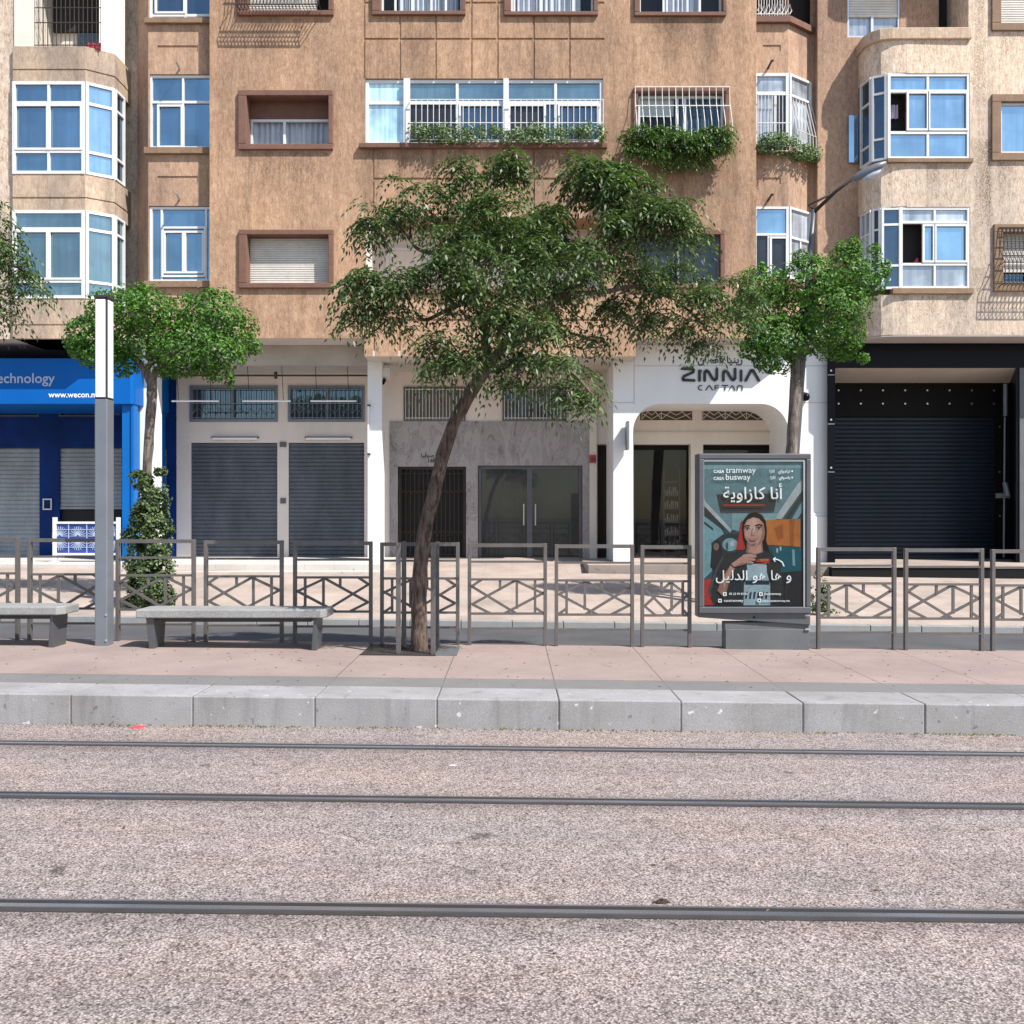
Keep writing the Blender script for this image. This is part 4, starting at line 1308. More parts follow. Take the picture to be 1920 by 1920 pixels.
sheet('ground', 'earth', -300, 300, -300, 300, -.06, -.06, 'wide dusty ground beyond the street', 'ground')
sheet('track_bed', 'aggregate', -60, 60, -8, 8.62, 0, 0, 'pinkish exposed aggregate track bed between the rails', 'track bed')
KF = 8.58
m = MB()
k0 = -40
for k in range(k0, 40):
    x0 = .393 + k * JX
    dz_ = rnd.uniform(-.003, .003); dy_ = rnd.uniform(-.004, .004)
    m.box(x0 + .0025, x0 + JX - .0025, KF + dy_, KF + .55, -.04, .25 + dz_)
struct(m.build('platform_kerb', 'kerb_stone', bevel=.011, shear=True), 'grey granite kerb stones edging the tram platform', 'kerb')
m = MB(); m.box(-41, 41, KF + .012, KF + .53, -.03, .241)
struct(m.build('kerb_mortar', 'mortar', shear=True), 'dark mortar joints between the kerb stones', 'mortar')
m = MB(); m.box(-60, 60, KF + .55, 9.63, -.03, .247)
struct(m.build('border_strip', 'border_paving', shear=True), 'dark grey paver strip behind the platform kerb', 'paving')
m = MB(); m.box(-60, 60, 9.63, 12.2, -.03, .25)
struct(m.build('tram_platform', 'platform_paving', shear=True), 'pale pink concrete tram platform with sawn joints', 'platform')
sheet('road', 'asphalt', -60, 60, 12.2, 16.0, -.02, 0, 'grey asphalt lane behind the railing', 'road')
m = MB()
for k in range(-50, 50):
    m.box(k * .8 + .004, k * .8 + .796, 16.0, 16.16, -.03, .115)
struct(m.build('road_kerb', 'granite', bevel=.012, shear=True), 'low stone kerb along the far pavement', 'kerb')
sheet('sidewalk', 'sidewalk_paving', -60, 60, 16.16, 21.45, .112, .55, 'sloping pink pavement in front of the shops', 'pavement')
m = MB()
m.box(X(-300, 21.4), X(712, 21.4), 21.4, 25.1, 0, .735)
m.box(X(-300, 21.1), X(712, 21.1), 21.05, 21.4, 0, .60)
struct(m.build('shop_step', 'terrace_paving', bevel=.01), 'pale stone step along the left shops', 'step')
m = MB()
m.add([(X(712, 21.4), 20.9, .46), (X(1105, 21.4), 20.9, .42), (X(1105, 21.4), 25.1, .74), (X(712, 21.4), 25.1, .73), ], [(0, 1, 2, 3)])
m.box(X(1105, 21.4), X(1560, 21.4), 21.6, 26.4, 0, .70)
struct(m.build('shop_apron', 'sidewalk_paving'), 'paved apron sloping up to the entrance doors', 'pavement')
m = MB()
m.mat(1).box(X(1560, 21.4), 24, 21.4, 25, 0, .66)
m.mat(0).box(X(1560, 21.4) - .01, 24, 21.37, 25, .6605, .69)
struct(m.build('shop_terrace', ['sidewalk_paving', 'black_matte']), 'dark edged step before the black shop', 'step')


def rail(y, label, w=.17):
    m_ = MB()
    m_.mat(0); m_.box(-60, 60, y - w / 2, y + w / 2, -.02, .004)
    m_.mat(1); m_.box(-60, 60, y - .034, y + .006, -.02, .009)
    m_.mat(2); m_.box(-60, 60, y + .012, y + .052, -.02, .0055)  # flat dark strip, the shade of the open groove put into its colour
    m_.mat(1); m_.box(-60, 60, y + .052, y + .068, -.02, .0075)
    struct(m_.build('tram_rail', ['rail_rubber', 'rail_steel', 'groove_dark'], shear=True), label, 'rail')


rail(7.87, 'grooved tram rail nearest the kerb', .13)
rail(6.45, 'second grooved tram rail from the kerb', .145)
rail(4.67, 'broad grooved tram rail nearest the viewer', .15)
rail(3.24, 'grooved tram rail below the viewpoint')

# small growth and litter
m = MB()
for k in range(900):
    x = rnd.uniform(-5, 6)
    y = KF - .005 - abs(rnd.gauss(0, .035))
    if (math.sin(x * 2.1) + math.sin(x * 5.3 + 1)) < -.3 and rnd.random() < .8: continue
    h = rnd.uniform(.006, .022); a = rnd.uniform(-.9, .9)
    z = 0
    m.add([(x - .006, y, z), (x + .006, y, z), (x + h * a, y - rnd.uniform(0, .012), z + h)], [(0, 1, 2)])
tag(m.build('kerb_weeds', 'weed', shear=True), 'yellowish weeds and dry bits along the kerb foot', 'weeds', kind='stuff')
m = MB()
for k in range(420):
    if rnd.random() < .6: x, y, z = rnd.uniform(-6, 6), rnd.uniform(9.2, 12.1), .252
    elif rnd.random() < .5: x, y, z = rnd.uniform(-8, 8), rnd.uniform(16.3, 20), None
    else: x, y, z = rnd.uniform(-6, 6), rnd.uniform(4.2, 8.5), .003
    if z is None: z = .118 + (y - 16.16) * .0734
    a = rnd.uniform(0, 6.28); l = rnd.uniform(.008, .024); c, s_ = math.cos(a), math.sin(a)
    m.add([(x - c * l, y - s_ * l, z), (x + s_ * l * .4, y - c * l * .4, z + .006), (x + c * l, y + s_ * l, z + .002), (x - s_ * l * .4, y + c * l * .4, z + .004)], [(0, 1, 2, 3)])
tag(m.build('fallen_leaves', 'leaf_dry', shear=True), 'dry brown leaf scraps scattered over the paving', 'leaves', kind='stuff')


def crumple(name, mat, x, y, zb, sx, sy, sz, label, cat, seed):
    r_ = random.Random(seed)
    m_ = MB()
    rows, n = 5, 9
    for i in range(rows):
        t = i / (rows - 1)
        for k in range(n):
            a = 2 * math.pi * k / n
            q = math.cos(t * 1.45) * r_.uniform(.6, 1.15)
            m_.v.append((x + sx * q * math.cos(a), y + sy * q * math.sin(a), zb + sz * math.sin(t * 1.5) * r_.uniform(.5, 1.15)))
    for i in range(rows - 1):
        for k in range(n):
            m_.f.append((i * n + k, i * n + (k + 1) % n, (i + 1) * n + (k + 1) % n, (i + 1) * n + k)); m_.m.append(0)
    return tag(m_.build(name, mat, shear=True), label, cat)


crumple('candy_wrapper', 'wrapper', X(258, 8.42), 8.45, .0, .07, .028, .03, 'crumpled red and pink wrapper lying at the kerb foot', 'litter', 3)
crumple('leaf_clod', 'debris', X(1240, 4.80), 4.79, .0, .045, .022, .02, 'dark clod of leaves beside the nearest rail', 'debris', 5)
crumple('paper_scrap', 'letter_white', X(850, 7.35), 7.33, .0, .035, .012, .006, 'white paper scrap between the two far rails', 'litter', 8)

# =================================================================== RAILINGS
FD = 12.05
LAT = [((.01, .2), (.62, 1)), ((.01, .74), (.61, .03)), ((.61, .03), (1, .42)), ((.46, 1), (1, .39)), ((.63, .04), (.63, .86)), ((.40, 0), (.40, .29)),
       ((.88, 0), (.88, 1)), ((.02, .73), (.27, 1)), ((.89, .84), (1, 1)), ((.01, .2), (.15, 0))]


def fence_panel(x0, width, label, flip=False, full=True):
    xc = x0 + width / 2
    gz = GZ(xc, .25)
    t = thing('railing_panel', label, 'railing', (xc, FD, gz), 'steel railing panels along the platform edge')
    h = width / 2
    pw = .041
    for s_ in (-1, 1):
        m_ = MB()
        xx = xc + s_ * (h - pw / 2)
        m_.box(xx - pw / 2, xx + pw / 2, FD - .03, FD + .03, gz - .02 - .006, gz + 1.2)
        m_.build('post', 'fence_paint', t, bevel=.004)
    a, b = xc - h + pw, xc + h - pw
    for z, tk in ((1.178, .042), (.985, .024), (.2, .022)):
        m_ = MB(); m_.box(a, b, FD - .026, FD + .026, gz + z - tk / 2, gz + z + tk / 2); m_.build('rail', 'fence_paint', t)
    m_ = MB()
    zt, zb_ = gz + .775, gz + .375
    m_.box(a, b, FD - .02, FD + .02, zt - .012, zt + .014)
    m_.box(a, b, FD - .02, FD + .02, zb_ - .014, zb_ + .012)
    for k, (p, q) in enumerate(LAT):
        f = lambda c: (a - .004 + (b - a + .008) * ((1 - c[0]) if flip else c[0]), FD - .0012 * (k - 5), zt + (zb_ - zt) * c[1])
        m_.bar(f(p), f(q), .030, .024)
    m_.build('lattice', 'fence_paint', t)
    return t


def dup(root, dx, px_, label):
    r_ = root.copy(); COL.objects.link(r_)
    r_.location = (px_, FD, GZ(px_, .25)); r_['label'] = label
    for c in list(root.children):
        k = c.copy(); COL.objects.link(k); k.parent = r_
    return r_


PW = .932
pA = fence_panel(X(877, FD), PW, 'railing panel just right of the guarded tree')
pB = fence_panel(X(550, FD), PW, 'shaded railing panel between the middle bench and the guarded tree', True)
for px, src, lab in ((-112, pA, 'railing panel behind the bench cut by the left photo edge'),
                     (53, pB, 'railing panel left of the square lamp column'),
                     (218, pA, 'railing panel before the ivy clad trunk'),
                     (383, pA, 'railing panel behind the middle granite bench'),
                     (713, pB, 'shaded railing panel directly behind the guarded tree trunk'),
                     (1040, pB, 'railing panel midway between guarded tree and advertising panel'),
                     (1531, pB, 'railing panel just right of the advertising panel'),
                     (1695, pA, 'railing panel second to the right of the advertising panel'),
                     (1858, pB, 'railing panel cut by the right photo edge')):
    xc = X(px, FD) + PW / 2
    dup(src, 0, xc, lab)
fence_panel(X(1201, FD), X(1296, FD) - X(1201, FD), 'narrow railing panel beside the left edge of the advertising panel')

# =================================================================== BENCHES
def bench(x0, x1, label):
    xc = (x0 + x1) / 2
    gz = GZ(xc, .25)
    t = thing('stone_bench', label, 'bench', (xc, 11.6, gz), 'granite slab benches on the platform')
    m_ = MB()
    m_.prism([(x0, 11.36), (x1 - .06, 11.36), (x1, 11.46), (x1, 11.82), (x0 + .06, 11.86), (x0, 11.8)], gz + .355, gz + .45)
    m_.build('seat', 'granite', t, bevel=.012)
    for xx, s_ in ((x0 + .13, 1), (x1 - .18, -1)):
        m_ = MB()
        m_.add([(xx, 11.42, gz - .01), (xx + .06, 11.42, gz - .01), (xx + .06, 11.74, gz - .01), (xx, 11.74, gz - .01),
                (xx - .03 * s_, 11.40, gz + .353), (xx + .06, 11.40, gz + .353), (xx + .06, 11.8, gz + .353), (xx - .03 * s_, 11.8, gz + .353)],
               [(0, 3, 2, 1), (4, 5, 6, 7), (0, 1, 5, 4), (1, 2, 6, 5), (2, 3, 7, 6), (3, 0, 4, 7)])
        m_.build('leg', 'panel_frame', t, bevel=.005)
    m_ = MB(); m_.box(x0 + .24, x1 - .2, 11.5, 11.72, gz + .30, gz + .353); m_.build('beam', 'steel_dark', t)
    return t


bench(X(254, 11.36), X(612, 11.36), 'grey granite slab bench between the lamp column and the guarded tree')
bench(X(-240, 11.36), X(116, 11.36), 'grey granite slab bench cut off by the left photo edge')

# =================================================================== LAMP COLUMN
lx0, lx1 = X(177, 11.6), X(201, 11.6)
gz = GZ(lx0, .25)
zsplit, ztop = Z(748, 11.6), Z(553, 11.6)
t = thing('light_column', 'tall square grey light column with white luminous upper half', 'street lamp', ((lx0 + lx1) / 2, 11.7, gz))
m = MB(); m.box(lx0, lx1, 11.6, 11.8, gz - .01, zsplit); m.build('post', 'steel_grey', t, bevel=.012)
m = MB(); m.box(lx0 + .006, lx1 - .006, 11.606, 11.794, zsplit, ztop - .03); m.build('core', 'steel_dark', t)
m = MB(); m.box(lx0 + .014, lx1 - .022, 11.592, 11.607, zsplit + .02, ztop - .05); m.build('light_panel', 'lamp_white', t, bevel=.003)
m = MB(); m.box(lx1 - .007, lx1 + .004, 11.63, 11.77, zsplit + .02, ztop - .05); m.build('light_panel', 'lamp_white', t, bevel=.003)
m = MB(); m.box(lx0 - .006, lx1 + .008, 11.59, 11.81, ztop - .03, ztop); m.build('cap', 'steel_dark', t, bevel=.004)
m = MB()
for z in (.06, .35): m.tube([(lx1 - .01, 11.59, gz + z), (lx1 - .01, 11.605, gz + z)], .014, 8)
m.build('bolt', 'aluminium', t)

# =================================================================== STREET LAMP
sd = 17.2
sx = X(1470, sd)
t = thing('street_lamp', 'slender dark street lamp leaning behind the right round tree', 'street lamp', (sx, sd, GZ(sx, .19)))
m = MB()
pp = [(X(1470, sd), sd, .12), (X(1492, sd), sd, Z(848, sd)), (X(1505, sd), sd, Z(670, sd)), (X(1519, sd), sd, Z(475, sd)), (X(1526, sd), sd, Z(392, sd))]
m.tube(pp, [.075, .065, .058, .043, .035], 10)
m.build('pole', 'panel_frame', t, smooth=True)
m = MB()
m.tube([(X(1526, sd), sd, Z(398, sd)), (X(1560, sd), sd - .2, Z(366, sd)), (X(1598, sd), sd - .4, Z(338, sd))], [.035, .03, .03], 8)
m.tube([(X(1527, sd), sd, Z(393, sd)), (X(1516, sd), sd + .02, Z(386, sd)), (X(1548, sd), sd - .15, Z(371, sd))], [.022, .024, .02], 8)
m.build('arm', 'grille_iron', t, smooth=True)
hd = sd - .55
c0, c1 = Vector((X(1600, hd), hd + .1, Z(334, hd))), Vector((X(1657, hd), hd - .12, Z(309, hd)))
ax = (c1 - c0); 
m = MB()
m.tube([tuple(c0 + ax * q) for q in (0, .12, .4, .75, 1)], [.03, .055, .08, .068, .025], 12); m.build('lamp_head', 'steel_grey', t, smooth=True)
m = MB(); mid_ = c0 + ax * .55 + Vector((.01, 0, -.06))
m.tube([tuple(mid_ - ax * .27), tuple(mid_ - ax * .1 + Vector((0, 0, -.025))), tuple(mid_ + ax * .1 + Vector((0, 0, -.025))), tuple(mid_ + ax * .27)], [.02, .06, .06, .02], 12); m.build('diffuser', 'glass_frost', t, smooth=True)

# =================================================================== TREES
from mathutils import noise as mnoise


def limb(mb, px_pts, rad, n=9, jig=.012):
    """px_pts: (px, py, depth)"""
    pts = [Vector((X(a, d), d, Z(b, d))) for a, b, d in px_pts]
    fine, rr = [], []
    for i in range(len(pts) - 1):
        p0 = pts[max(i - 1, 0)]; p1 = pts[i]; p2 = pts[i + 1]; p3 = pts[min(i + 2, len(pts) - 1)]
        for k in range(5):
            s_ = k / 5
            q = .5 * ((2 * p1) + (p2 - p0) * s_ + (2 * p0 - 5 * p1 + 4 * p2 - p3) * s_ ** 2 + (3 * p1 - p0 - 3 * p2 + p3) * s_ ** 3)
            r_ = rad[i] + (rad[i + 1] - rad[i]) * s_
            fine.append(q + mnoise.noise_vector(q * 4) * min(jig, r_ * .4)); rr.append(r_ * (1 + .12 * mnoise.noise(q * 7)))
    fine.append(pts[-1]); rr.append(rad[-1])
    mb.tube(fine, rr, n)


def sprays(mb, blobs, d0, per, r_, leaf=(.075, .019), L=(.24, .42), pairs=6, dz=1.0, thr=-.15):
    for bl in blobs:
        bx, by, brx, bry = bl[:4]
        dd = bl[4] if len(bl) > 4 else r_.uniform(-.7, .7)
        d = d0 + dd
        c = Vector((X(bx, d), d, Z(by, d)))
        R3 = Vector((brx / 1920 * d, (brx + bry) / 2 / 1920 * d * dz, bry / 1920 * d))
        n = max(1, int(per * (R3.x * R3.z) ** .92))
        for _ in range(n):
            v = Vector((r_.gauss(0, 1), r_.gauss(0, 1), r_.gauss(.15, 1))).normalized()
            rad = r_.uniform(.3, 1) ** .5
            tipp = c + Vector((v.x * R3.x, v.y * R3.y, v.z * R3.z)) * rad
            if mnoise.noise(tipp * 1.9) < thr: continue
            k0 = r_.uniform(0, 6.28)
            nl = r_.randint(6, 9)
            for q_ in range(nl):
                az = k0 + 6.283 * q_ / nl + r_.gauss(0, .25)
                dirh = Vector((math.cos(az) + v.x * .5, math.sin(az) + v.y * .5, .35 + r_.gauss(0, .22) + v.z * .25)).normalized()
                ln = r_.uniform(*L); droop = r_.uniform(.7, 1.15) * ln
                p = tipp + Vector((r_.gauss(0, .02), r_.gauss(0, .02), r_.gauss(0, .03)))
                prev = p
                for i in range(pairs + 1):
                    t_ = (i + .8) / (pairs + .8)
                    q = p + dirh * ln * t_ + Vector((0, 0, -droop * t_ * t_))
                    tan = (q - prev).normalized(); prev = q
                    side = tan.cross(Vector((0, 0, 1)))
                    if side.length < .1: side = Vector((1, 0, 0))
                    side.normalize()
                    for sgn in ((-1, 1) if i < pairs else (0,)):
                        ld = (tan * .6 + side * sgn * .85 + Vector((r_.gauss(0, .12), r_.gauss(0, .12), -.3 + r_.gauss(0, .12)))).normalized()
                        wv = ld.cross(Vector((r_.gauss(0, .3), r_.gauss(0, .3), 1))).normalized()
                        ll = leaf[0] * r_.uniform(.8, 1.2); ww = leaf[1] * r_.uniform(.8, 1.2)
                        tip = q + ld * ll; m1 = q + ld * ll * .4
                        mb.add([tuple(q), tuple(m1 + wv * ww * .5), tuple(tip), tuple(m1 - wv * ww * .5)], [(0, 1, 2, 3)])


def broad(mb, blobs, d0, n, r_, size=.07, wid=.5, shell=.78, dz=1., lump=.34):
    """small broad leaves over the outside of a set of ellipsoids"""
    B_ = []
    seedoff = r_.uniform(0, 50)
    for bl in blobs:
        dd = bl[4] if len(bl) > 4 else r_.uniform(-.35, .35)
        d = d0 + dd
        B_.append((Vector((X(bl[0], d), d, Z(bl[1], d))), Vector((bl[2] / 1920 * d, (bl[2] + bl[3]) / 2 / 1920 * d * dz, bl[3] / 1920 * d))))
    wts = [b[1].x * b[1].z for b in B_]
    k = 0; tries = 0
    while k < n and tries < n * 12:
        tries += 1
        c, R3 = r_.choices(B_, wts)[0]
        v = Vector((r_.gauss(0, 1), r_.gauss(0, 1), r_.gauss(0, 1))).normalized()
        rad = r_.uniform(shell, 1.0)
        base = c + Vector((v.x * R3.x, v.y * R3.y, v.z * R3.z)) * rad
        rad2 = 1 + lump * mnoise.noise(base * 3.1) + .5 * lump * mnoise.noise(base * 8)
        if r_.random() < .07: rad2 += r_.uniform(0, .24)
        p = c + (base - c) * rad2
        skip = False
        for c2, R2 in B_:
            if c2 is c: continue
            e = p - c2
            if (e.x / R2.x) ** 2 + (e.y / R2.y) ** 2 + (e.z / R2.z) ** 2 < .42:
                skip = True; break
        if skip or mnoise.noise(p * 5.2 + Vector((seedoff, 0, 0))) < -.27: continue
        nrm = (v + Vector((r_.gauss(0, .42), r_.gauss(0, .42), .3 + r_.gauss(0, .42)))).normalized()
        ld = Vector((r_.gauss(0, 1), r_.gauss(0, 1), r_.gauss(-.5, .8)))
        ld = (ld - nrm * ld.dot(nrm)).normalized()
        wv = nrm.cross(ld)
        l_ = size * r_.uniform(.7, 1.3); w_ = l_ * wid * r_.uniform(.8, 1.2)
        fold = nrm * w_ * .18
        mb.add([tuple(p - ld * l_ * .5), tuple(p + wv * w_ * .5 + fold), tuple(p + ld * l_ * .5), tuple(p - wv * w_ * .5 + fold)], [(0, 1, 2), (0, 2, 3)])
        k += 1


# --- the big guarded tree
TD = 11.5
r1 = random.Random(11)
tx = X(785, TD)
big = thing('street_tree', 'large feathery dark green tree with a leaning trunk inside four steel guards', 'tree', (tx, TD, GZ(tx, .25)), 'trees')
m = MB()
limb(m, [(786, 1232, TD), (785, 1180, TD), (788, 1080, TD), (797, 1000, TD), (822, 890, TD), (848, 800, TD), (888, 728, TD), (925, 668, TD)], [.102, .092, .084, .078, .075, .07, .075, .056], 12, .02)
limb(m, [(905, 700, TD), (950, 640, TD - .1), (1005, 590, TD - .2), (1075, 535, TD - .3), (1140, 478, TD - .4), (1210, 420, TD - .5)], [.06, .055, .048, .04, .028, .012])
limb(m, [(1060, 550, TD - .3), (1140, 546, TD), (1190, 536, TD + .2), (1270, 548, TD + .5), (1330, 580, TD + .6)], [.03, .028, .026, .02, .01])
limb(m, [(1240, 542, TD + .4), (1300, 590, TD + .5), (1330, 625, TD + .5)], [.018, .014, .008])
limb(m, [(915, 680, TD), (905, 600, TD + .2), (880, 530, TD + .3), (860, 450, TD + .4), (890, 380, TD + .4), (930, 340, TD + .3)], [.055, .05, .04, .03, .022, .01])
limb(m, [(895, 560, TD + .3), (840, 580, TD), (795, 600, TD - .3), (765, 560, TD - .4)], [.03, .026, .02, .01])
limb(m, [(868, 480, TD + .4), (790, 470, TD + .2), (770, 440, TD + .1), (776, 380, TD)], [.026, .022, .016, .008])
limb(m, [(772, 455, TD + .1), (745, 420, TD - .1), (715, 405, TD - .2)], [.014, .01, .006])
limb(m, [(920, 670, TD), (980, 640, TD + .5), (1040, 620, TD + .8), (1120, 640, TD + .9)], [.04, .03, .02, .01])
limb(m, [(905, 700, TD), (990, 680, TD - .6), (1060, 690, TD - .9), (1110, 740, TD - 1.1)], [.035, .028, .02, .01])
limb(m, [(1005, 590, TD - .2), (1010, 500, TD - .1), (1040, 420, TD), (1100, 340, TD + .1)], [.035, .03, .022, .01])
limb(m, [(1130, 650, TD), (1095, 655, TD), (1105, 672, TD), (1130, 662, TD)], [.01, .009, .008, .006])
m.build('trunk', 'bark_big', big, smooth=True)
BL = [(905, 303, 90, 40, .2), (1100, 316, 70, 30, 0), (1150, 345, 70, 40, .3), (980, 470, 90, 60, 0), (900, 318, 85, 42, .3), (830, 335, 62, 38, .2), (775, 372, 78, 42, 0), (712, 398, 50, 38, -.2), (690, 432, 22, 32, -.3), (860, 410, 92, 58, .5), (965, 400, 100, 50, -.4),
      (1110, 330, 52, 28, .3), (1215, 350, 100, 38, -.2), (1270, 385, 62, 38, -.5), (1305, 425, 34, 42, -.5), (1100, 405, 100, 52, .4), (1215, 420, 95, 52, -.6),
      (1000, 450, 120, 60, .5), (860, 470, 80, 55, -.6), (820, 530, 80, 55, -.8), (735, 525, 88, 26, -.5), (690, 548, 46, 40, -.6), (664, 580, 20, 30, -.6), (720, 590, 28, 24, -.5),
      (930, 500, 110, 70, -.9), (1050, 500, 90, 62, -.6), (1150, 480, 70, 45, .2), (890, 575, 82, 42, -.3), (790, 595, 48, 22, -.3), (1180, 575, 60, 32, .5), (1285, 520, 75, 50, .3),
      (1320, 585, 52, 48, .5), (1250, 600, 55, 30, .5), (1340, 640, 30, 34, .6), (850, 650, 70, 38, -.9), (955, 600, 92, 36, -1.), (930, 660, 92, 34, -1.1), (830, 690, 42, 18, -1),
      (1045, 690, 85, 36, -1), (1100, 735, 55, 40, -1.1), (1132, 785, 26, 32, -1.1), (960, 730, 50, 24, -.9), (1060, 612, 62, 20, .6), (1110, 640, 45, 14, .7), (1020, 560, 70, 34, .2),
      (1200, 500, 60, 40, .6), (1095, 815, 16, 22, -1.), (1060, 740, 40, 36, -1.0), (1380, 560, 34, 60, .5)]
m = MB()
sprays(m, [(b[0], b[1], b[2] * .9, b[3] * .88, *b[4:]) for b in BL], TD, 262, r1, (.072, .026), (.2, .31), 5, 1.15, -.06)
m.build('crown', 'leaf_big', big)
# --- its steel guards and grate
for px in (747, 812):
    for yy in (TD - .3, TD + .28):
        xx = X(px, TD - .3)
        if yy > TD: xx += .0
        m = MB(); gzz = GZ(xx, .25)
        m.box(xx - .026, xx + .026, yy - .02, yy + .02, gzz - .01, gzz + 1.22)
        q = m.build('tree_guard_post', 'fence_paint', bevel=.005)
        tag(q, {(747, 0): 'flat steel guard post at the front left of the leaning trunk', (812, 0): 'flat steel guard post at the front right of the leaning trunk',
                (747, 1): 'flat steel guard post behind the leaning trunk on its left', (812, 1): 'flat steel guard post behind the leaning trunk on its right'}[(px, int(yy > TD))], 'guard post', 'guard posts round the tree')
t = MB()
gx0, gx1 = X(683, 11.3), X(816, 11.3)
for k in range(24):
    x = gx0 + (gx1 - gx0) * k / 23
    t.box(x - .007, x + .007, 11.1, 11.9, .251, .262)
t.box(gx0 - .02, gx1 + .02, 11.08, 11.1, .251, .263); t.box(gx0 - .02, gx1 + .02, 11.9, 11.92, .251, .263)
gr = t.build('tree_grate', 'steel_dark', shear=True)
tag(gr, 'slotted iron grate round the foot of the leaning tree', 'tree grate')
m = MB(); m.box(gx0, gx1, 11.1, 11.9, .2505, .2545); m.build('pit', 'soil', gr, shear=True)
m = MB(); m.box(X(817, 11.3), X(858, 11.3), 11.12, 11.9, .2505, .256); tag(m.build('cover_plate', 'panel_base', shear=True), 'plain grey metal cover plate beside the tree grate', 'cover')

# --- clipped round trees on the far pavement
def ball_tree(label, d, trunk, limbs, blobs, n, seed, size, group='trees'):
    r_ = random.Random(seed)
    x0 = X(trunk[0][0], d)
    t_ = thing('street_tree', label, 'tree', (x0, d, GZ(x0, .17)), group)
    m_ = MB()
    limb(m_, [(a, b, d) for a, b, _ in trunk], [c for _, _, c in trunk], 10, .01)
    for l in limbs: limb(m_, [(a, b, d + dd) for a, b, _, dd in l], [c for _, _, c, _ in l], 8)
    m_.build('trunk', 'bark_small', t_, smooth=True)
    m_ = MB()
    broad(m_, blobs, d, n, r_, size, .52)
    broad(m_, [(b[0], b[1], b[2] * .75, b[3] * .72, *b[4:]) for b in blobs], d, n // 3, r_, size, .52, .5)
    m_.build('crown', 'leaf_ficus', t_)
    return t_


D1 = 17.0
ball_tree('clipped round tree with two lobed crown and ivy clad trunk', D1,
          [(277, 1150, .1), (278, 1000, .085), (275, 900, .08), (281, 800, .082), (285, 740, .085), (284, 690, .085)],
          [[(284, 720, .07, 0), (262, 680, .05, .1), (225, 640, .03, .2), (200, 600, .012, .2)], [(285, 710, .06, 0), (315, 670, .05, -.1), (370, 630, .03, -.2), (410, 600, .012, -.3)], [(285, 700, .06, 0), (280, 640, .04, .2), (275, 590, .02, .2)]],
          [(215, 590, 62, 50, 0), (170, 625, 46, 42, .1), (195, 660, 52, 34, 0), (272, 580, 68, 46, -.2), (268, 640, 70, 46, .1), (345, 600, 60, 44, .2), (400, 595, 62, 50, 0), (440, 625, 46, 46, .1),
           (410, 660, 56, 40, -.2), (350, 650, 66, 44, -.3), (405, 695, 38, 24, -.1), (330, 690, 46, 22, 0), (225, 690, 40, 18, .2), (150, 650, 26, 26, .1), (262, 546, 18, 14, 0), (235, 552, 12, 12, .1), (395, 550, 16, 12, 0), (420, 560, 10, 14, -.1), (138, 612, 14, 12, 0), (480, 650, 14, 14, 0), (355, 558, 14, 10, .1), (430, 712, 10, 14, 0)], 12500, 21, .068)
D2 = 17.0
ball_tree('clipped bright green round tree above the advertising panel', D2,
          [(1478, 1150, .11), (1482, 950, .1), (1484, 850, .095), (1490, 760, .1), (1494, 690, .11), (1492, 650, .1)],
          [[(1493, 680, .08, 0), (1462, 640, .05, .1), (1432, 590, .03, .2), (1420, 550, .012, .2)], [(1493, 670, .08, 0), (1530, 620, .05, -.1), (1570, 560, .03, -.2), (1590, 520, .012, -.2)], [(1492, 660, .07, 0), (1500, 600, .04, .2), (1508, 540, .02, .2)]],
          [(1432, 540, 54, 42, 0), (1405, 580, 42, 46, .1), (1430, 625, 52, 42, -.1), (1512, 530, 58, 48, -.1), (1590, 520, 56, 50, .1), (1630, 520, 32, 46, .1), (1500, 590, 62, 50, .2), (1570, 580, 58, 52, -.2),
           (1470, 640, 62, 40, .0), (1545, 630, 56, 40, 0), (1590, 630, 36, 40, 0), (1450, 680, 42, 24, .1), (1580, 660, 30, 18, .1), (1415, 655, 30, 24, 0), (1585, 480, 24, 22, 0), (1600, 460, 13, 18, 0), (1575, 466, 9, 14, .1), (1500, 486, 16, 16, 0), (1530, 492, 10, 14, .1), (1640, 474, 12, 16, 0), (1408, 520, 12, 14, 0), (1430, 500, 9, 14, 0), (1662, 505, 10, 16, 0), (1618, 672, 14, 12, 0), (1395, 545, 10, 12, 0)], 12500, 33, .068)
# --- the tree whose branches hang in at the left edge
r2 = random.Random(5)
xl = X(-170, TD)
lt = thing('street_tree', 'feathery dark tree whose branch tips hang in at the left photo edge', 'tree', (xl, TD, GZ(xl, .25)), 'trees')
m = MB()
limb(m, [(-170, 1225, TD), (-165, 1000, TD), (-150, 800, TD), (-120, 640, TD)], [.11, .09, .085, .07], 12)
limb(m, [(-130, 680, TD), (-70, 560, TD), (-20, 500, TD), (30, 500, TD), (60, 520, TD)], [.05, .04, .025, .012, .006])
limb(m, [(-120, 640, TD), (-110, 500, TD), (-60, 420, TD), (-10, 410, TD)], [.05, .04, .02, .01])
limb(m, [(-90, 590, TD), (-40, 590, TD), (0, 600, TD)], [.03, .02, .008])
m.build('trunk', 'bark_big', lt, smooth=True)
m = MB()
sprays(m, [(-15, 410, 30, 32, 0), (-5, 455, 30, 32, .1), (20, 490, 34, 30, -.1), (45, 515, 30, 26, 0), (66, 545, 14, 20, 0), (0, 520, 40, 30, .2), (-40, 470, 50, 60, 0), (5, 590, 12, 20, 0), (-20, 570, 40, 40, 0),
           (-110, 430, 70, 70, .3), (-180, 520, 90, 90, -.3), (-220, 400, 100, 80, 0), (-110, 330, 80, 60, .2), (-250, 620, 80, 60, 0)], TD, 170, r2, (.07, .024), (.2, .32), 5)
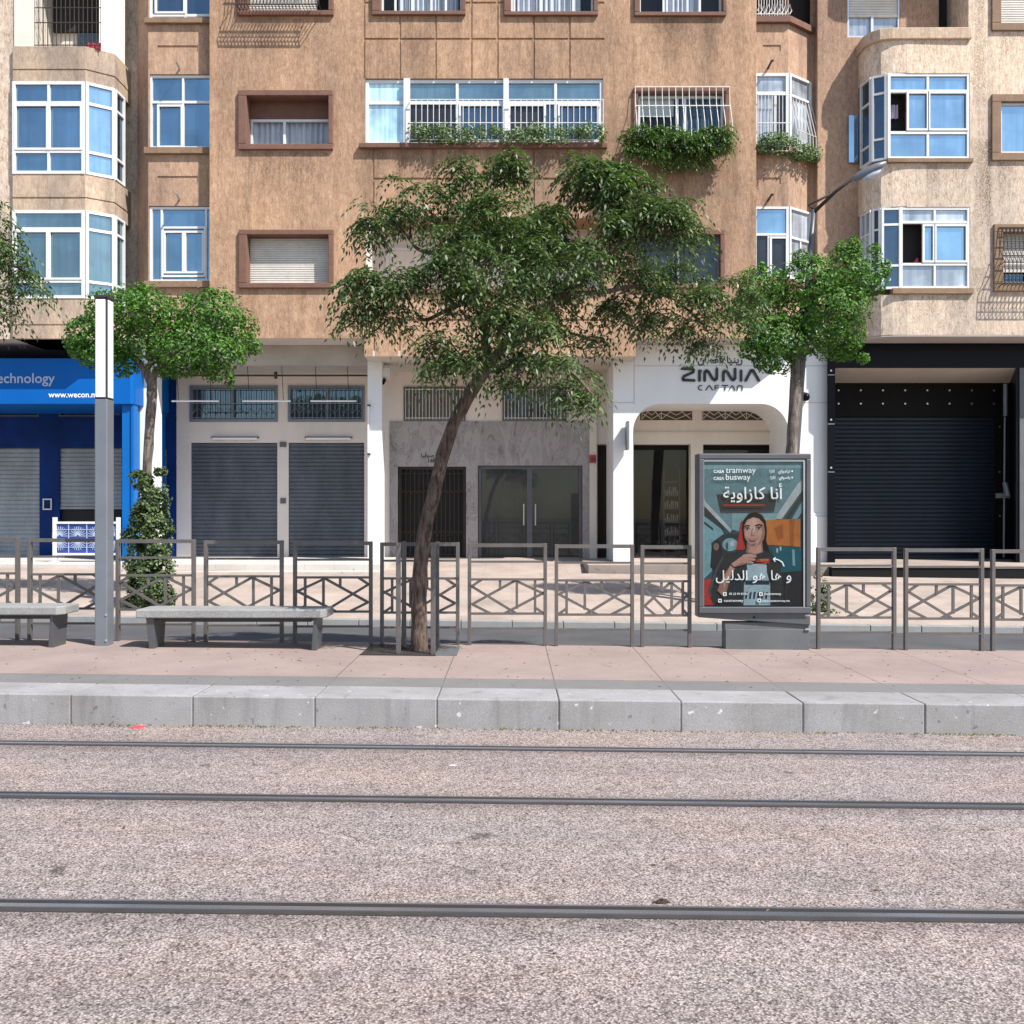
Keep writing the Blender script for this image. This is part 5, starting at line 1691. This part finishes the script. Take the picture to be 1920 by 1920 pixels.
m.build('crown', 'leaf_big', lt)

# --- ivy and window box greenery
def ivy(name, label, cat, blobs, d, n, seed, mat='leaf_ivy', size=.055, group=None, dz=.6, wid=.7, feather=False):
    r_ = random.Random(seed)
    m_ = MB()
    if feather: sprays(m_, blobs, d, 190, r_, (.085, .03), (.14, .24), 4, dz, -.7)
    broad(m_, blobs, d, n, r_, size, wid, .35, dz, .35)
    return tag(m_.build(name, mat), label, cat, group)


ivy('climbing_ivy', 'leafy ivy column climbing the left round tree trunk', 'ivy',
    [(276, 905, 30, 22, 0), (262, 890, 18, 10, 0), (300, 885, 14, 10, 0), (284, 950, 30, 34, 0), (270, 985, 30, 30, 0), (298, 975, 24, 26, 0), (280, 1020, 48, 36, 0), (316, 992, 16, 10, 0), (240, 1000, 14, 10, 0), (278, 1055, 47, 40, 0), (280, 1100, 46, 38, -.1), (310, 1120, 22, 22, -.1), (255, 1125, 28, 24, -.1), (284, 925, 28, 30, 0), (262, 1075, 26, 40, -.1), (300, 1075, 26, 40, -.1), (275, 975, 34, 40, -.1)], D1 - .15, 9500, 41, size=.062)
ivy('low_ivy', 'low ivy growing at the foot of the right round tree', 'ivy',
    [(1536, 1085, 10, 26, 0), (1545, 1115, 16, 34, 0), (1535, 1140, 22, 14, 0), (1560, 1146, 18, 6, 0), (1500, 1120, 30, 40, 0), (1470, 1130, 30, 30, 0)], D2 - .1, 1500, 42, size=.06)
PG = 'planted window grilles'
ivy('window_box_plants', 'long row of trailing plants on the balustrade of the wide glazed strip', 'plants',
    [(790, 248, 30, 18, 0), (830, 246, 30, 16, 0), (870, 250, 32, 16, 0), (915, 246, 34, 16, 0), (960, 252, 34, 16, 0), (1005, 246, 34, 17, 0), (1050, 250, 34, 16, 0), (1095, 246, 32, 18, 0), (1126, 252, 14, 22, 0), (850, 262, 60, 9, 0), (1000, 264, 80, 8, 0)],
    F - .2, 3300, 51, 'leaf_box', .06, PG, .55)
ivy('window_box_plants', 'bushy feathery plants filling the white cage grille above the big tree', 'plants',
    [(1197, 255, 30, 22, 0), (1240, 262, 40, 24, 0), (1290, 264, 42, 22, 0), (1335, 262, 36, 22, 0), (1358, 256, 18, 22, 0), (1230, 290, 46, 16, 0), (1300, 288, 42, 16, 0), (1197, 280, 24, 14, 0)],
    F - .42, 2200, 52, 'leaf_grille', .075, PG, .8, .4, True)
ivy('window_box_plants', 'speckled plants on the canted bay grille at the right stack', 'plants',
    [(1435, 268, 20, 20, 0), (1460, 266, 24, 20, 0), (1485, 274, 22, 20, .1), (1508, 284, 20, 18, .25), (1528, 290, 16, 18, .4), (1448, 280, 26, 10, 0), (1500, 296, 26, 8, .2)],
    N0 - .22, 1900, 53, 'leaf_box', .06, PG, .8)

# =================================================================== SHOP SIGNS AND FITTINGS
SB = 22.5
t = thing('shop_sign', 'bright blue box sign over the left shop with pale lettering', 'sign', (X(120, SB), SB, Z(757, SB)))
m = MB()
x0, x1 = X(-260, SB), X(251, SB)
m.prism([(x0, SB), (x1 - .08, SB), (x1 - .02, SB + .03), (x1, SB + .1), (x1, G - .01), (x0, G - .01)], Z(757, SB), Z(672, SB))
m.build('box', 'blue_sign', t)
m = MB(); m.text('Technology', X(-22, SB), X(103, SB), Z(718, SB), SB - .006, bold=.012); m.build('lettering', 'letter_grey', t)
m = MB(); m.text('www.wecon.ma', X(91, SB), X(189, SB), Z(745, SB), SB - .006, bold=.016); m.build('lettering', 'letter_white', t)

t = thing('shop_sign', 'dark raised caftan shop lettering on the white portal', 'sign', (X(1350, PL), PL, Z(732, PL)))
q = lambda zx, zy: (X(1150 + zx / 4, PL), Z(400 + zy / 4, PL))
m = MB()
y0, y1 = PL - .03, PL - .006
wd = .062
for st in ([(515, 1166), (590, 1166), (602, 1176), (598, 1192), (530, 1222), (520, 1236), (524, 1250), (606, 1254)],
           [(645, 1182), (645, 1254)], [(684, 1254), (684, 1192), (698, 1180), (714, 1190), (742, 1240), (760, 1252), (775, 1240), (775, 1168)],
           [(824, 1254), (824, 1192), (838, 1180), (854, 1190), (882, 1240), (898, 1252), (912, 1240), (912, 1168)],
           [(957, 1182), (957, 1254)], [(992, 1254), (1032, 1178), (1046, 1178), (1090, 1254)]):
    m.stroke([q(*p) for p in st], wd, y0, y1)
m.build('lettering', 'letter_dark', t)
m = MB()
for st in ([(664, 1292), (644, 1294), (637, 1308), (644, 1322), (664, 1326)], [(694, 1326), (716, 1292), (722, 1292), (744, 1326)], [(762, 1326), (762, 1292), (790, 1292)], [(762, 1309), (786, 1309)],
           [(816, 1292), (858, 1292)], [(837, 1292), (837, 1326)], [(868, 1326), (888, 1294), (893, 1294), (914, 1326)], [(930, 1326), (930, 1302), (938, 1293), (958, 1293), (966, 1302), (966, 1326)]):
    m.stroke([q(*p) for p in st], .02, PL - .02, PL - .006)
m.build('lettering', 'letter_dark', t)
m = MB(); m.text(arabic('زينيا قفطان'), q(632, 0)[0], q(968, 0)[0], q(0, 1124)[1], PL - .012, bold=.02); m.build('lettering', 'letter_dark', t)

t = thing('building_sign', 'small black residence name and number on the marble', 'sign', (X(812, G - .03), G - .03, Z(868, G)))
yy = G - .034
m = MB(); m.text(arabic('إقامة صوفيا'), X(790, yy), X(838, yy), Z(857, yy), yy, bold=.03); m.text('168', X(803, yy), X(817, yy), Z(867, yy), yy, bold=.03); m.build('lettering', 'letter_dark', t)

m = MB(); m.box(X(1105.5, 24.6), X(1118, 24.6), 24.66, 24.697, Z(868, 24.65), Z(853, 24.65)); 
t = tag(m.build('number_plate', 'sign_red'), 'small red plate on the cream pilaster by the entrance', 'plate')
m = MB(); m.text('25', X(1108, 24.65), X(1116, 24.65), Z(864, 24.65), 24.656, bold=.03); m.build('numeral', 'letter_dark', t)
t = thing('blade_sign', 'small grey sign sticking out edge on from the white pillar', 'sign', (X(1173, PL), PL, Z(845, PL)))
m = MB(); m.box(X(1172, PL), X(1176, PL), PL - .42, PL - .06, Z(845, PL), Z(792, PL)); m.build('plate', 'steel_grey', t, bevel=.004)
m = MB(); m.box(X(1172, PL), X(1178, PL), PL - .06, PL - .001, Z(835, PL), Z(800, PL)); m.build('bracket', 'steel_dark', t)

# hung tube lamps before the cream shop
for a, b, lab in ((322, 410, 'thin white tube lamp hung before the left grilled transom, partly under the round tree'), (455, 545, 'thin white tube lamp hung between the two grilled transoms'), (582, 668, 'thin white tube lamp hung before the right grilled transom')):
    dd = 23.5
    t = thing('tube_lamp', lab, 'lamp', (X((a + b) / 2, dd), dd, Z(752, dd)), 'hung tube lamps')
    m = MB(); m.tube([(X(a, dd), dd, Z(752, dd)), (X(b, dd), dd, Z(752, dd))], .02, 8); m.build('tube', 'lamp_white', t)
    for px in (a + 12, b - 14):
        m = MB(); m.tube([(X(px, dd), dd + .03, Z(752, dd)), (X(px - 3, dd + .1), dd + .1, Z(684, dd))], .008, 5)
        m.build('hanger', 'steel_dark', t)
for a, b, lab in ((400, 483, 'strip light over the left slate shutter'), (575, 658, 'strip light over the right slate shutter')):
    t = thing('strip_light', lab, 'lamp', (X((a + b) / 2, G), G, Z(823, G)), 'strip lights over the slate shutters')
    m = MB(); m.box(X(a, G), X(b, G), G - .09, G - .04, Z(825, G), Z(821, G)); m.build('tube', 'lamp_white', t)
    m = MB(); m.box(X(a - 3, G), X(b + 3, G), G - .04, G - .003, Z(821, G), Z(819, G)); m.build('holder', 'steel_dark', t)
t = thing('strip_light', 'upright strip light on the white pillar edge', 'lamp', (X(692, PL), PL, Z(852, PL)))
m = MB(); m.box(X(690, PL), X(693, PL), PL - .07, PL - .02, Z(850, PL), Z(762, PL)); m.build('tube', 'lamp_white', t)
m = MB(); m.box(X(689.5, PL), X(695, PL), PL - .08, PL - .002, Z(853, PL), Z(850, PL)); m.box(X(689.5, PL), X(695, PL), PL - .08, PL - .002, Z(762, PL), Z(759, PL)); m.build('holder', 'steel_dark', t)
m = MB(); m.tube([(X(338, 23.6), 23.6, Z(704, 23.6)), (X(689, 23.6), 23.6, Z(704, 23.6))], .022, 8)
m.tube([(X(517, 23.55), 23.55, Z(710, 23.55)), (X(517, 23.55), 23.55, Z(697, 23.55))], .04, 8)
tag(m.build('awning_pipe', 'grille_iron'), 'rusty horizontal pipe under the soffit of the cream shop', 'pipe')
m = MB(); m.box(X(525, G), X(537, G), G - .04, G - .002, Z(838, G), Z(829, G)); m.box(X(526, G), X(536, G), G - .03, G - .002, Z(944, G), Z(934, G))
tag(m.build('meter_box', 'fence_paint'), 'small meter and lock boxes on the strip between the slate shutters', 'box')
t = thing('security_camera', 'white security camera under the soffit beside the entrance', 'camera', (X(722, 23.4), 23.4, Z(712, 23.4)))
m = MB(); m.box(X(715, 23.4), X(732, 23.4), 23.3, 23.6, Z(708, 23.4), Z(690, 23.4)); m.build('housing', 'white_frame', t, bevel=.02)
m = MB(); m.tube([(X(720, 23.3), 23.34, Z(712, 23.3)), (X(718, 23.3), 23.2, Z(719, 23.3))], .05, 10); m.build('lens', 'black_clad', t)
t = thing('wall_lamp', 'small dark dome lamp on the white portal right of the round tree trunk', 'lamp', (X(1508, PL), PL, Z(747, PL)))
m = MB(); m.tube([(X(1508, PL), PL, Z(745, PL)), (X(1508, PL), PL - .1, Z(745, PL)), (X(1508, PL), PL - .2, Z(747, PL))], [.07, .1, .06], 12); m.build('dome', 'black_clad', t, smooth=True)
m = MB(); m.tube([(X(1508, PL), PL + .001, Z(737, PL)), (X(1508, PL), PL - .08, Z(741, PL))], .03, 8); m.build('mount', 'steel_dark', t)
# goods rack inside the caftan shop
t = thing('goods_rack', 'dim rack of goods behind the caftan shop glass', 'rack', (X(1262, 25.8), 25.8, .7))
m = MB()
for py in (905, 930, 955, 980, 1005, 1030): m.box(X(1243, 25.8), X(1272, 25.8), 25.6, 26.0, Z(py, 25.8), Z(py, 25.8) + .025)
m.box(X(1242, 25.8), X(1243.5, 25.8), 25.6, 26.0, .7, Z(880, 25.8)); m.box(X(1271, 25.8), X(1273, 25.8), 25.6, 26.0, .7, Z(880, 25.8))
m.build('shelf', 'steel_dark', t)
m = MB()
for py in (930, 955, 980, 1005, 1030):
    for k in range(7):
        xx = X(1245 + 3.7 * k, 25.8); m.box(xx, xx + .035, 25.65, 25.9, Z(py, 25.8) + .026, Z(py - rnd.uniform(8, 18), 25.8))
m.build('goods', 'goods', t)
# pierced screen on the left terrace
t = thing('terrace_screen', 'white framed blue pierced screen standing on the left terrace', 'screen', (X(160, 22.3), 22.3, .735))
yd = 22.3
m = MB()
m.box(X(100, yd), X(106.5, yd), yd - .04, yd + .04, .73, Z(970, yd)); m.build('post', 'white_frame', t)
m = MB()
m.box(X(219, yd), X(225, yd), yd - .04, yd + .04, .73, Z(970, yd)); m.build('post', 'white_frame', t)
m = MB()
for a, b in ((982, 978), (1041, 1037)): m.box(X(106.5, yd), X(219, yd), yd - .03, yd + .03, Z(a, yd), Z(b, yd))
m.box(X(97, yd), X(111, yd), yd - .2, yd + .2, .735, .75)
m.build('rail', 'white_frame', t)
m = MB(); m.box(X(106.5, yd), X(219, yd), yd, yd + .012, Z(1037, yd), Z(982, yd)); sp = m.build('panel', 'blue_screen', t)
m = MB()
for cx in (112, 146, 180, 212):
    for cy in (1005, 1014):
        for k in range(12):
            a = math.pi * k / 11 * (1 if cy == 1005 else -1)
            c0 = (X(cx + 2 * math.cos(a), yd), Z(cy - 2 * math.sin(a), yd)); c1 = (X(cx + 15 * math.cos(a), yd), Z(cy - 18 * math.sin(a), yd))
            m.bar((c0[0], yd - .004 - .0007 * k, c0[1]), (c1[0], yd - .004 - .0007 * k, c1[1]), .014, .006)
for px in (129, 163, 197):
    m.box(X(px, yd) - .008, X(px, yd) + .008, yd - .016, yd, Z(1037, yd), Z(982, yd))
for py in (993, 1026): m.box(X(107, yd), X(219, yd), yd - .018, yd - .002, Z(py, yd) - .006, Z(py, yd) + .006)
m.build('tracery', 'letter_grey', sp)

# =================================================================== ADVERTISING PANEL
AD = 11.9
ax0, ax1, az1 = X(1310, AD), X(1521, AD), Z(850, AD)
zg_ = GZ(X(1430, AD), .25)
t = thing('advertising_panel', 'grey free standing poster case on an offset foot before the railings', 'poster case', ((ax0 + ax1) / 2, AD + .12, zg_))
m = MB()
m.prismY([(ax0, az1), (ax1, az1), (ax1, Z(1173, AD)), (ax0, Z(1158, AD))], AD + .03, AD + .26); m.build('case', 'panel_frame', t, bevel=.01)
m = MB()
fz0, fx0, fx1 = Z(1150, AD), ax0 + .004, ax1 - .004
m.ring(fx0, fx1, fz0, az1 - .004, .055, AD - .01, AD + .03, .062, .075); fr = m.build('frame', 'panel_frame', t, bevel=.008)
m = MB(); m.ring(X(1317, AD), X(1510, AD), Z(1142, AD), Z(862, AD), .02, AD + .006, AD + .02); m.build('inner_frame', 'aluminium', fr)
m = MB(); m.box(X(1361, AD), X(1520, AD), AD + .06, AD + .24, zg_ - .03, Z(1168, AD)); m.build('foot', 'panel_base', t, bevel=.006)
m = MB(); m.box(X(1362, AD), X(1519.5, AD), AD + .045, AD + .06, zg_ - .02, Z(1181, AD)); m.build('foot_cover', 'panel_base', t, bevel=.004)
m = MB(); m.tube([(X(1415, AD), AD + .031, Z(1158, AD)), (X(1415, AD), AD + .022, Z(1158, AD))], .012, 8)
m.build('lock', 'black_matte', t)
for py in (1154, 1180):
    m = MB(); m.box(X(1511, AD), X(1520, AD), AD + .026, AD + .04, Z(py + 2, AD), Z(py - 1, AD)); m.build('hinge', 'aluminium', t)

# the printed poster, flat layers a fraction of a millimetre apart
PC = {'teal': (.16, .29, .33), 'teal_pale': (.26, .42, .46), 'teal_dark': (.05, .105, .125), 'slate': (.05, .055, .062), 'lamp': (.5, .55, .57), 'orange': (.58, .2, .05), 'orange_dark': (.42, .13, .035),
      'red': (.55, .05, .04), 'coat': (.04, .043, .043), 'coat_pale': (.085, .09, .085), 'shirt': (.40, .55, .62), 'hair': (.02, .014, .014), 'skin': (.58, .33, .26), 'skin_pale': (.68, .42, .34), 'skin_dark': (.36, .19, .15),
      'lip': (.40, .12, .11), 'white': (.85, .86, .87), 'person': (.02, .12, .15), 'shade': (.032, .03, .036), 'window': (.22, .42, .47), 'passenger': (.25, .17, .15), 'navy': (.03, .045, .07)}
for k, c in PC.items():
    pm('print_' + k, tuple(v * .5 for v in c) if k != 'white' else tuple(v * .8 for v in c), .5, .22, 7, fine=.25, fscale=90, spec=.1)
pk = list(PC)
PY = AD + .028
po = MB()
lay = [0]
def pq(zx, zy): return (X(1290 + zx / 5.052, AD + .02), Z(840 + zy / 5.052, AD + .02))
def PP(col, pts):
    lay[0] += 1
    po.mat(pk.index(col)).polyY([pq(*p) for p in pts], PY - .00022 * lay[0])
def PE(col, cx, cy, rx, ry, a0=0, a1=360, n=22, rot=0):
    c_, s_ = math.cos(R(rot)), math.sin(R(rot))
    pts = []
    for k in range(n):
        a = R(a0 + (a1 - a0) * k / (n if a1 - a0 >= 360 else n - 1))
        u_, v_ = rx * math.cos(a), ry * math.sin(a)
        pts.append((cx + u_ * c_ - v_ * s_, cy + u_ * s_ + v_ * c_))
    PP(col, pts)
def PL_(col, pts, w_):
    for a, b in zip(pts, pts[1:]):
        d_ = Vector((b[0] - a[0], b[1] - a[1])).normalized() * w_ / 2
        PP(col, [(a[0] - d_.y, a[1] + d_.x), (b[0] - d_.y, b[1] + d_.x), (b[0] + d_.y, b[1] - d_.x), (a[0] + d_.y, a[1] - d_.x)])
def PT(col, s_, x0, x1, yb, bold=.01, h=None):
    lay[0] += 1
    po.mat(pk.index(col)).text(s_, pq(x0, 0)[0], pq(x1, 0)[0], pq(0, yb)[1], PY - .00022 * lay[0], bold=bold, h=h)


PP('teal_dark', [(128, 100), (1108, 100), (1108, 1515), (128, 1515)])
PP('teal', [(128, 100), (1108, 100), (1108, 300), (850, 620), (420, 780), (128, 520)])
PP('teal_pale', [(128, 100), (1108, 100), (1090, 190), (150, 200)])
PP('teal_pale', [(420, 620), (860, 620), (830, 690), (480, 790), (420, 770)])
PP('window', [(150, 600), (300, 730), (360, 860), (230, 900), (205, 1190), (150, 1240)])
PP('slate', [(160, 560), (330, 720), (345, 790), (150, 640)])
PP('slate', [(150, 690), (240, 760), (240, 785), (150, 715)])
PP('lamp', [(150, 470), (160, 500), (415, 775), (400, 802), (150, 545)])
PP('window', [(195, 900), (235, 880), (225, 1170), (195, 1190)])
PP('lamp', [(1085, 300), (1085, 400), (890, 672), (835, 672), (860, 610), (1040, 340)])
PP('slate', [(1085, 430), (1085, 470), (960, 672), (925, 672)])
PP('window', [(1085, 500), (1085, 600), (1035, 672), (985, 672)])
PP('slate', [(272, 440), (850, 430), (815, 608), (308, 612)])
PP('coat_pale', [(308, 600), (815, 596), (812, 612), (308, 616)])
PP('slate', [(220, 900), (330, 820), (520, 810), (520, 900), (400, 1000), (240, 1050)])
PE('window', 400, 915, 75, 62)
PE('teal_dark', 370, 930, 12, 40); PE('lamp', 420, 905, 22, 28)
PP('shade', [(212, 1130), (225, 940), (262, 872), (300, 880), (322, 960), (330, 1120), (270, 1160)])
PE('passenger', 268, 935, 26, 36)
PP('orange', [(735, 685), (905, 676), (1066, 672), (1066, 938), (900, 925), (740, 918)])
PP('orange_dark', [(960, 676), (1010, 674), (1000, 932), (965, 928)]); PP('orange_dark', [(820, 760), (900, 720), (905, 850), (850, 880)])
PP('person', [(790, 960), (900, 930), (1080, 945), (1085, 1250), (860, 1250)])
PP('window', [(985, 960), (1010, 960), (1015, 1120), (992, 1110)]); PP('lamp', [(868, 935), (886, 935), (884, 975), (872, 972)]); PP('lamp', [(838, 950), (855, 952), (850, 1000), (838, 985)])
PP('shade', [(880, 1180), (1085, 1160), (1085, 1500), (780, 1500)])
PP('red', [(155, 1250), (245, 1235), (200, 1370), (235, 1440), (300, 1485), (155, 1490)])
PP('red', [(455, 965), (505, 690), (560, 700), (565, 900), (530, 965)])
PP('hair', [(512, 760), (528, 680), (575, 622), (640, 606), (700, 632), (736, 690), (748, 780), (742, 880), (780, 1000), (800, 1060), (770, 1095), (735, 1060), (700, 960), (545, 950), (518, 860)])
PP('coat', [(450, 985), (560, 955), (700, 960), (790, 1000), (870, 1080), (900, 1300), (905, 1495), (250, 1495), (210, 1420), (190, 1350), (250, 1160), (330, 1010)])
PP('coat_pale', [(330, 1020), (345, 1015), (290, 1130), (215, 1350), (225, 1420), (200, 1400), (195, 1345), (255, 1160)])
PP('skin_dark', [(560, 880), (702, 880), (712, 985), (640, 1010), (552, 990)])
PP('skin', [(580, 900), (690, 900), (700, 985), (640, 1005), (575, 985)])
PP('shirt', [(556, 1085), (640, 1110), (742, 1085), (748, 1180), (778, 1290), (780, 1490), (526, 1490), (530, 1300), (562, 1180)])
PP('lamp', [(600, 1100), (740, 1090), (740, 1140), (690, 1150)])
PP('navy', [(545, 1255), (770, 1255), (772, 1295), (540, 1295)]); PP('shirt', [(530, 1300), (778, 1300), (778, 1330), (530, 1330)])
for k in range(6): PP('navy', [(545 + k * 38, 1365 + 8 * (k % 2)), (568 + k * 38, 1360), (556 + k * 38, 1430), (540 + k * 38, 1428)])
PP('navy', [(410, 1230), (470, 1220), (480, 1360), (430, 1380)])
# face
PP('skin', [(524, 740), (535, 690), (580, 648), (640, 640), (695, 668), (722, 730), (728, 800), (718, 860), (690, 905), (650, 928), (610, 928), (570, 900), (538, 850)])
PP('skin_pale', [(560, 700), (610, 668), (650, 670), (640, 760), (625, 800), (600, 800), (580, 860), (552, 830), (540, 760)])
PP('skin_dark', [(700, 700), (722, 740), (727, 800), (716, 862), (690, 903), (655, 926), (680, 880), (700, 820)])
PP('hair', [(512, 770), (522, 690), (570, 628), (640, 606), (705, 640), (738, 700), (742, 790), (728, 790), (716, 715), (672, 668), (618, 655), (560, 680), (532, 735), (526, 800)])
for s_, (ex, ey) in ((1, (558, 766)), (1, (668, 760))):
    PE('skin_dark', ex, ey, 25, 13); PE('lamp', ex, ey + 1, 18, 7); PE('hair', ex + 2, ey, 9, 9); PL_('hair', [(ex - 26, ey - 4), (ex - 8, ey - 13), (ex + 14, ey - 12), (ex + 28, ey - 2)], 6)
PL_('hair', [(528, 748), (548, 734), (584, 738)], 11); PL_('hair', [(636, 736), (676, 724), (704, 738)], 11)
PL_('skin_dark', [(612, 760), (604, 800), (598, 818), (612, 826), (630, 824)], 6)
PP('lip', [(572, 862), (598, 863), (612, 867), (628, 862), (660, 858), (642, 880), (612, 886), (588, 879)]); PL_('skin_pale', [(582, 868), (612, 873), (650, 865)], 5); PL_('skin_dark', [(566, 852), (570, 862)], 4); PL_('skin_dark', [(668, 848), (662, 860)], 4); PP('skin_dark', [(596, 906), (650, 903), (634, 914), (610, 915)])
# arm and hand with a card
PP('skin_dark', [(405, 1105), (520, 1012), (575, 1060), (545, 1100), (450, 1125), (395, 1250), (345, 1420), (275, 1350), (330, 1210)])
PP('skin', [(405, 1100), (500, 1030), (560, 1062), (450, 1112), (380, 1240), (340, 1330), (330, 1260)])
PP('skin', [(500, 1040), (525, 1008), (580, 1000), (640, 1012), (650, 1032), (600, 1040), (640, 1052), (636, 1066), (590, 1066), (622, 1082), (612, 1096), (560, 1090), (510, 1090)])
PL_('skin_dark', [(570, 1036), (640, 1040)], 4); PL_('skin_dark', [(566, 1062), (630, 1068)], 4)
PL_('shade', [(402, 1100), (428, 1128), (452, 1130)], 13)
PP('navy', [(650, 1030), (762, 1018), (768, 1052), (655, 1056)]); PP('red', [(655, 1052), (768, 1046), (764, 1092), (640, 1078)]); PP('orange', [(680, 1052), (760, 1050), (758, 1068), (690, 1070)])
PL_('white', [(806, 1050), (850, 1056), (890, 1080), (908, 1120)], 11); PL_('white', [(806, 1050), (828, 1036)], 10); PL_('white', [(806, 1050), (824, 1076)], 10)
PL_('coat_pale', [(925, 1230), (930, 1480)], 4)
# words
PT('white', 'CASA', 240, 342, 236, .03); PT('white', 'tramway', 356, 640, 236, .004)
PT('white', 'CASA', 240, 342, 302, .03); PT('white', 'busway', 356, 590, 302, .004)
PT('white', arabic('كازا') + '   ' + arabic('ترامواي'), 770, 965, 232, .02); PE('white', 984, 220, 8, 8)
PT('white', arabic('كازا') + '   ' + arabic('باصواي'), 780, 965, 292, .02); PE('white', 984, 280, 8, 8)
PT('white', arabic('كـازاويـة') if False else arabic('أنا كازاوية'), 332, 892, 482, .008)
PL_('red', [(335, 541), (726, 541)], 12)
PT('white', arabic('و ها هو الدليل'), 262, 975, 1250, .003)
PT('white', '05 22 99 83 83', 388, 560, 1390, .012); PT('white', 'casatramway', 720, 880, 1390, .012)
PT('white', 'casatramway', 338, 520, 1455, .012); PT('white', 'www.casatramway.ma', 700, 960, 1455, .012)
for cx, cy in ((346, 1382), (688, 1382), (300, 1445), (672, 1442)):
    PP('white', [(cx - 17, cy - 17), (cx + 17, cy - 17), (cx + 17, cy + 17), (cx - 17, cy + 17)]); PE('shade', cx, cy, 9, 9)
ps = po.build('poster', ['print_' + k for k in pk], t)
m = MB(); yy = PY - .00022 * (lay[0] + 3); m.quad((X(1317, AD), yy, Z(1142, AD)), (X(1510, AD), yy, Z(1142, AD)), (X(1510, AD), yy, Z(862, AD)), (X(1317, AD), yy, Z(862, AD)))
clear_glass('poster_glass', (.93, .95, .95), .018); m.build('glass_pane', 'poster_glass', t)

# =================================================================== CAMERA, SUN, SKY
cam = bpy.data.cameras.new('camera')
cam.sensor_width = 36; cam.lens = 36; cam.clip_start = .1; cam.clip_end = 1500
co = bpy.data.objects.new('camera', cam); COL.objects.link(co)
co.location = (0, 0, CAMZ); co.rotation_euler = (R(90), 0, 0)
S.camera = co
SD = Vector((-1.25, 1.0, -1.95)).normalized()
sun = bpy.data.lights.new('sun', 'SUN'); sun.energy = 5.0; sun.angle = R(.53); sun.color = (1, .955, .885)
so = bpy.data.objects.new('sun', sun); COL.objects.link(so); so.location = (12, -14, 20)
so.rotation_euler = SD.to_track_quat('-Z', 'Y').to_euler()
wd_ = bpy.data.worlds.new('World'); S.world = wd_; wd_.use_nodes = True
nt = wd_.node_tree
bg = nt.nodes['Background']
sky = nt.nodes.new('ShaderNodeTexSky'); sky.sky_type = 'NISHITA'; sky.sun_disc = False
sky.sun_elevation = math.asin(-SD.z); sky.sun_rotation = math.atan2(-SD.x, -SD.y)
sky.air_density = 1.2; sky.dust_density = .6; sky.ozone_density = 1.5
nt.links.new(sky.outputs[0], bg.inputs[0]); bg.inputs[1].default_value = .12
S.view_settings.view_transform = 'Standard'; S.view_settings.look = 'None'
S.view_settings.exposure = .65; S.view_settings.gamma = 1
S.cycles.max_bounces = 6; S.cycles.transparent_max_bounces = 12; S.cycles.caustics_reflective = False; S.cycles.caustics_refractive = False
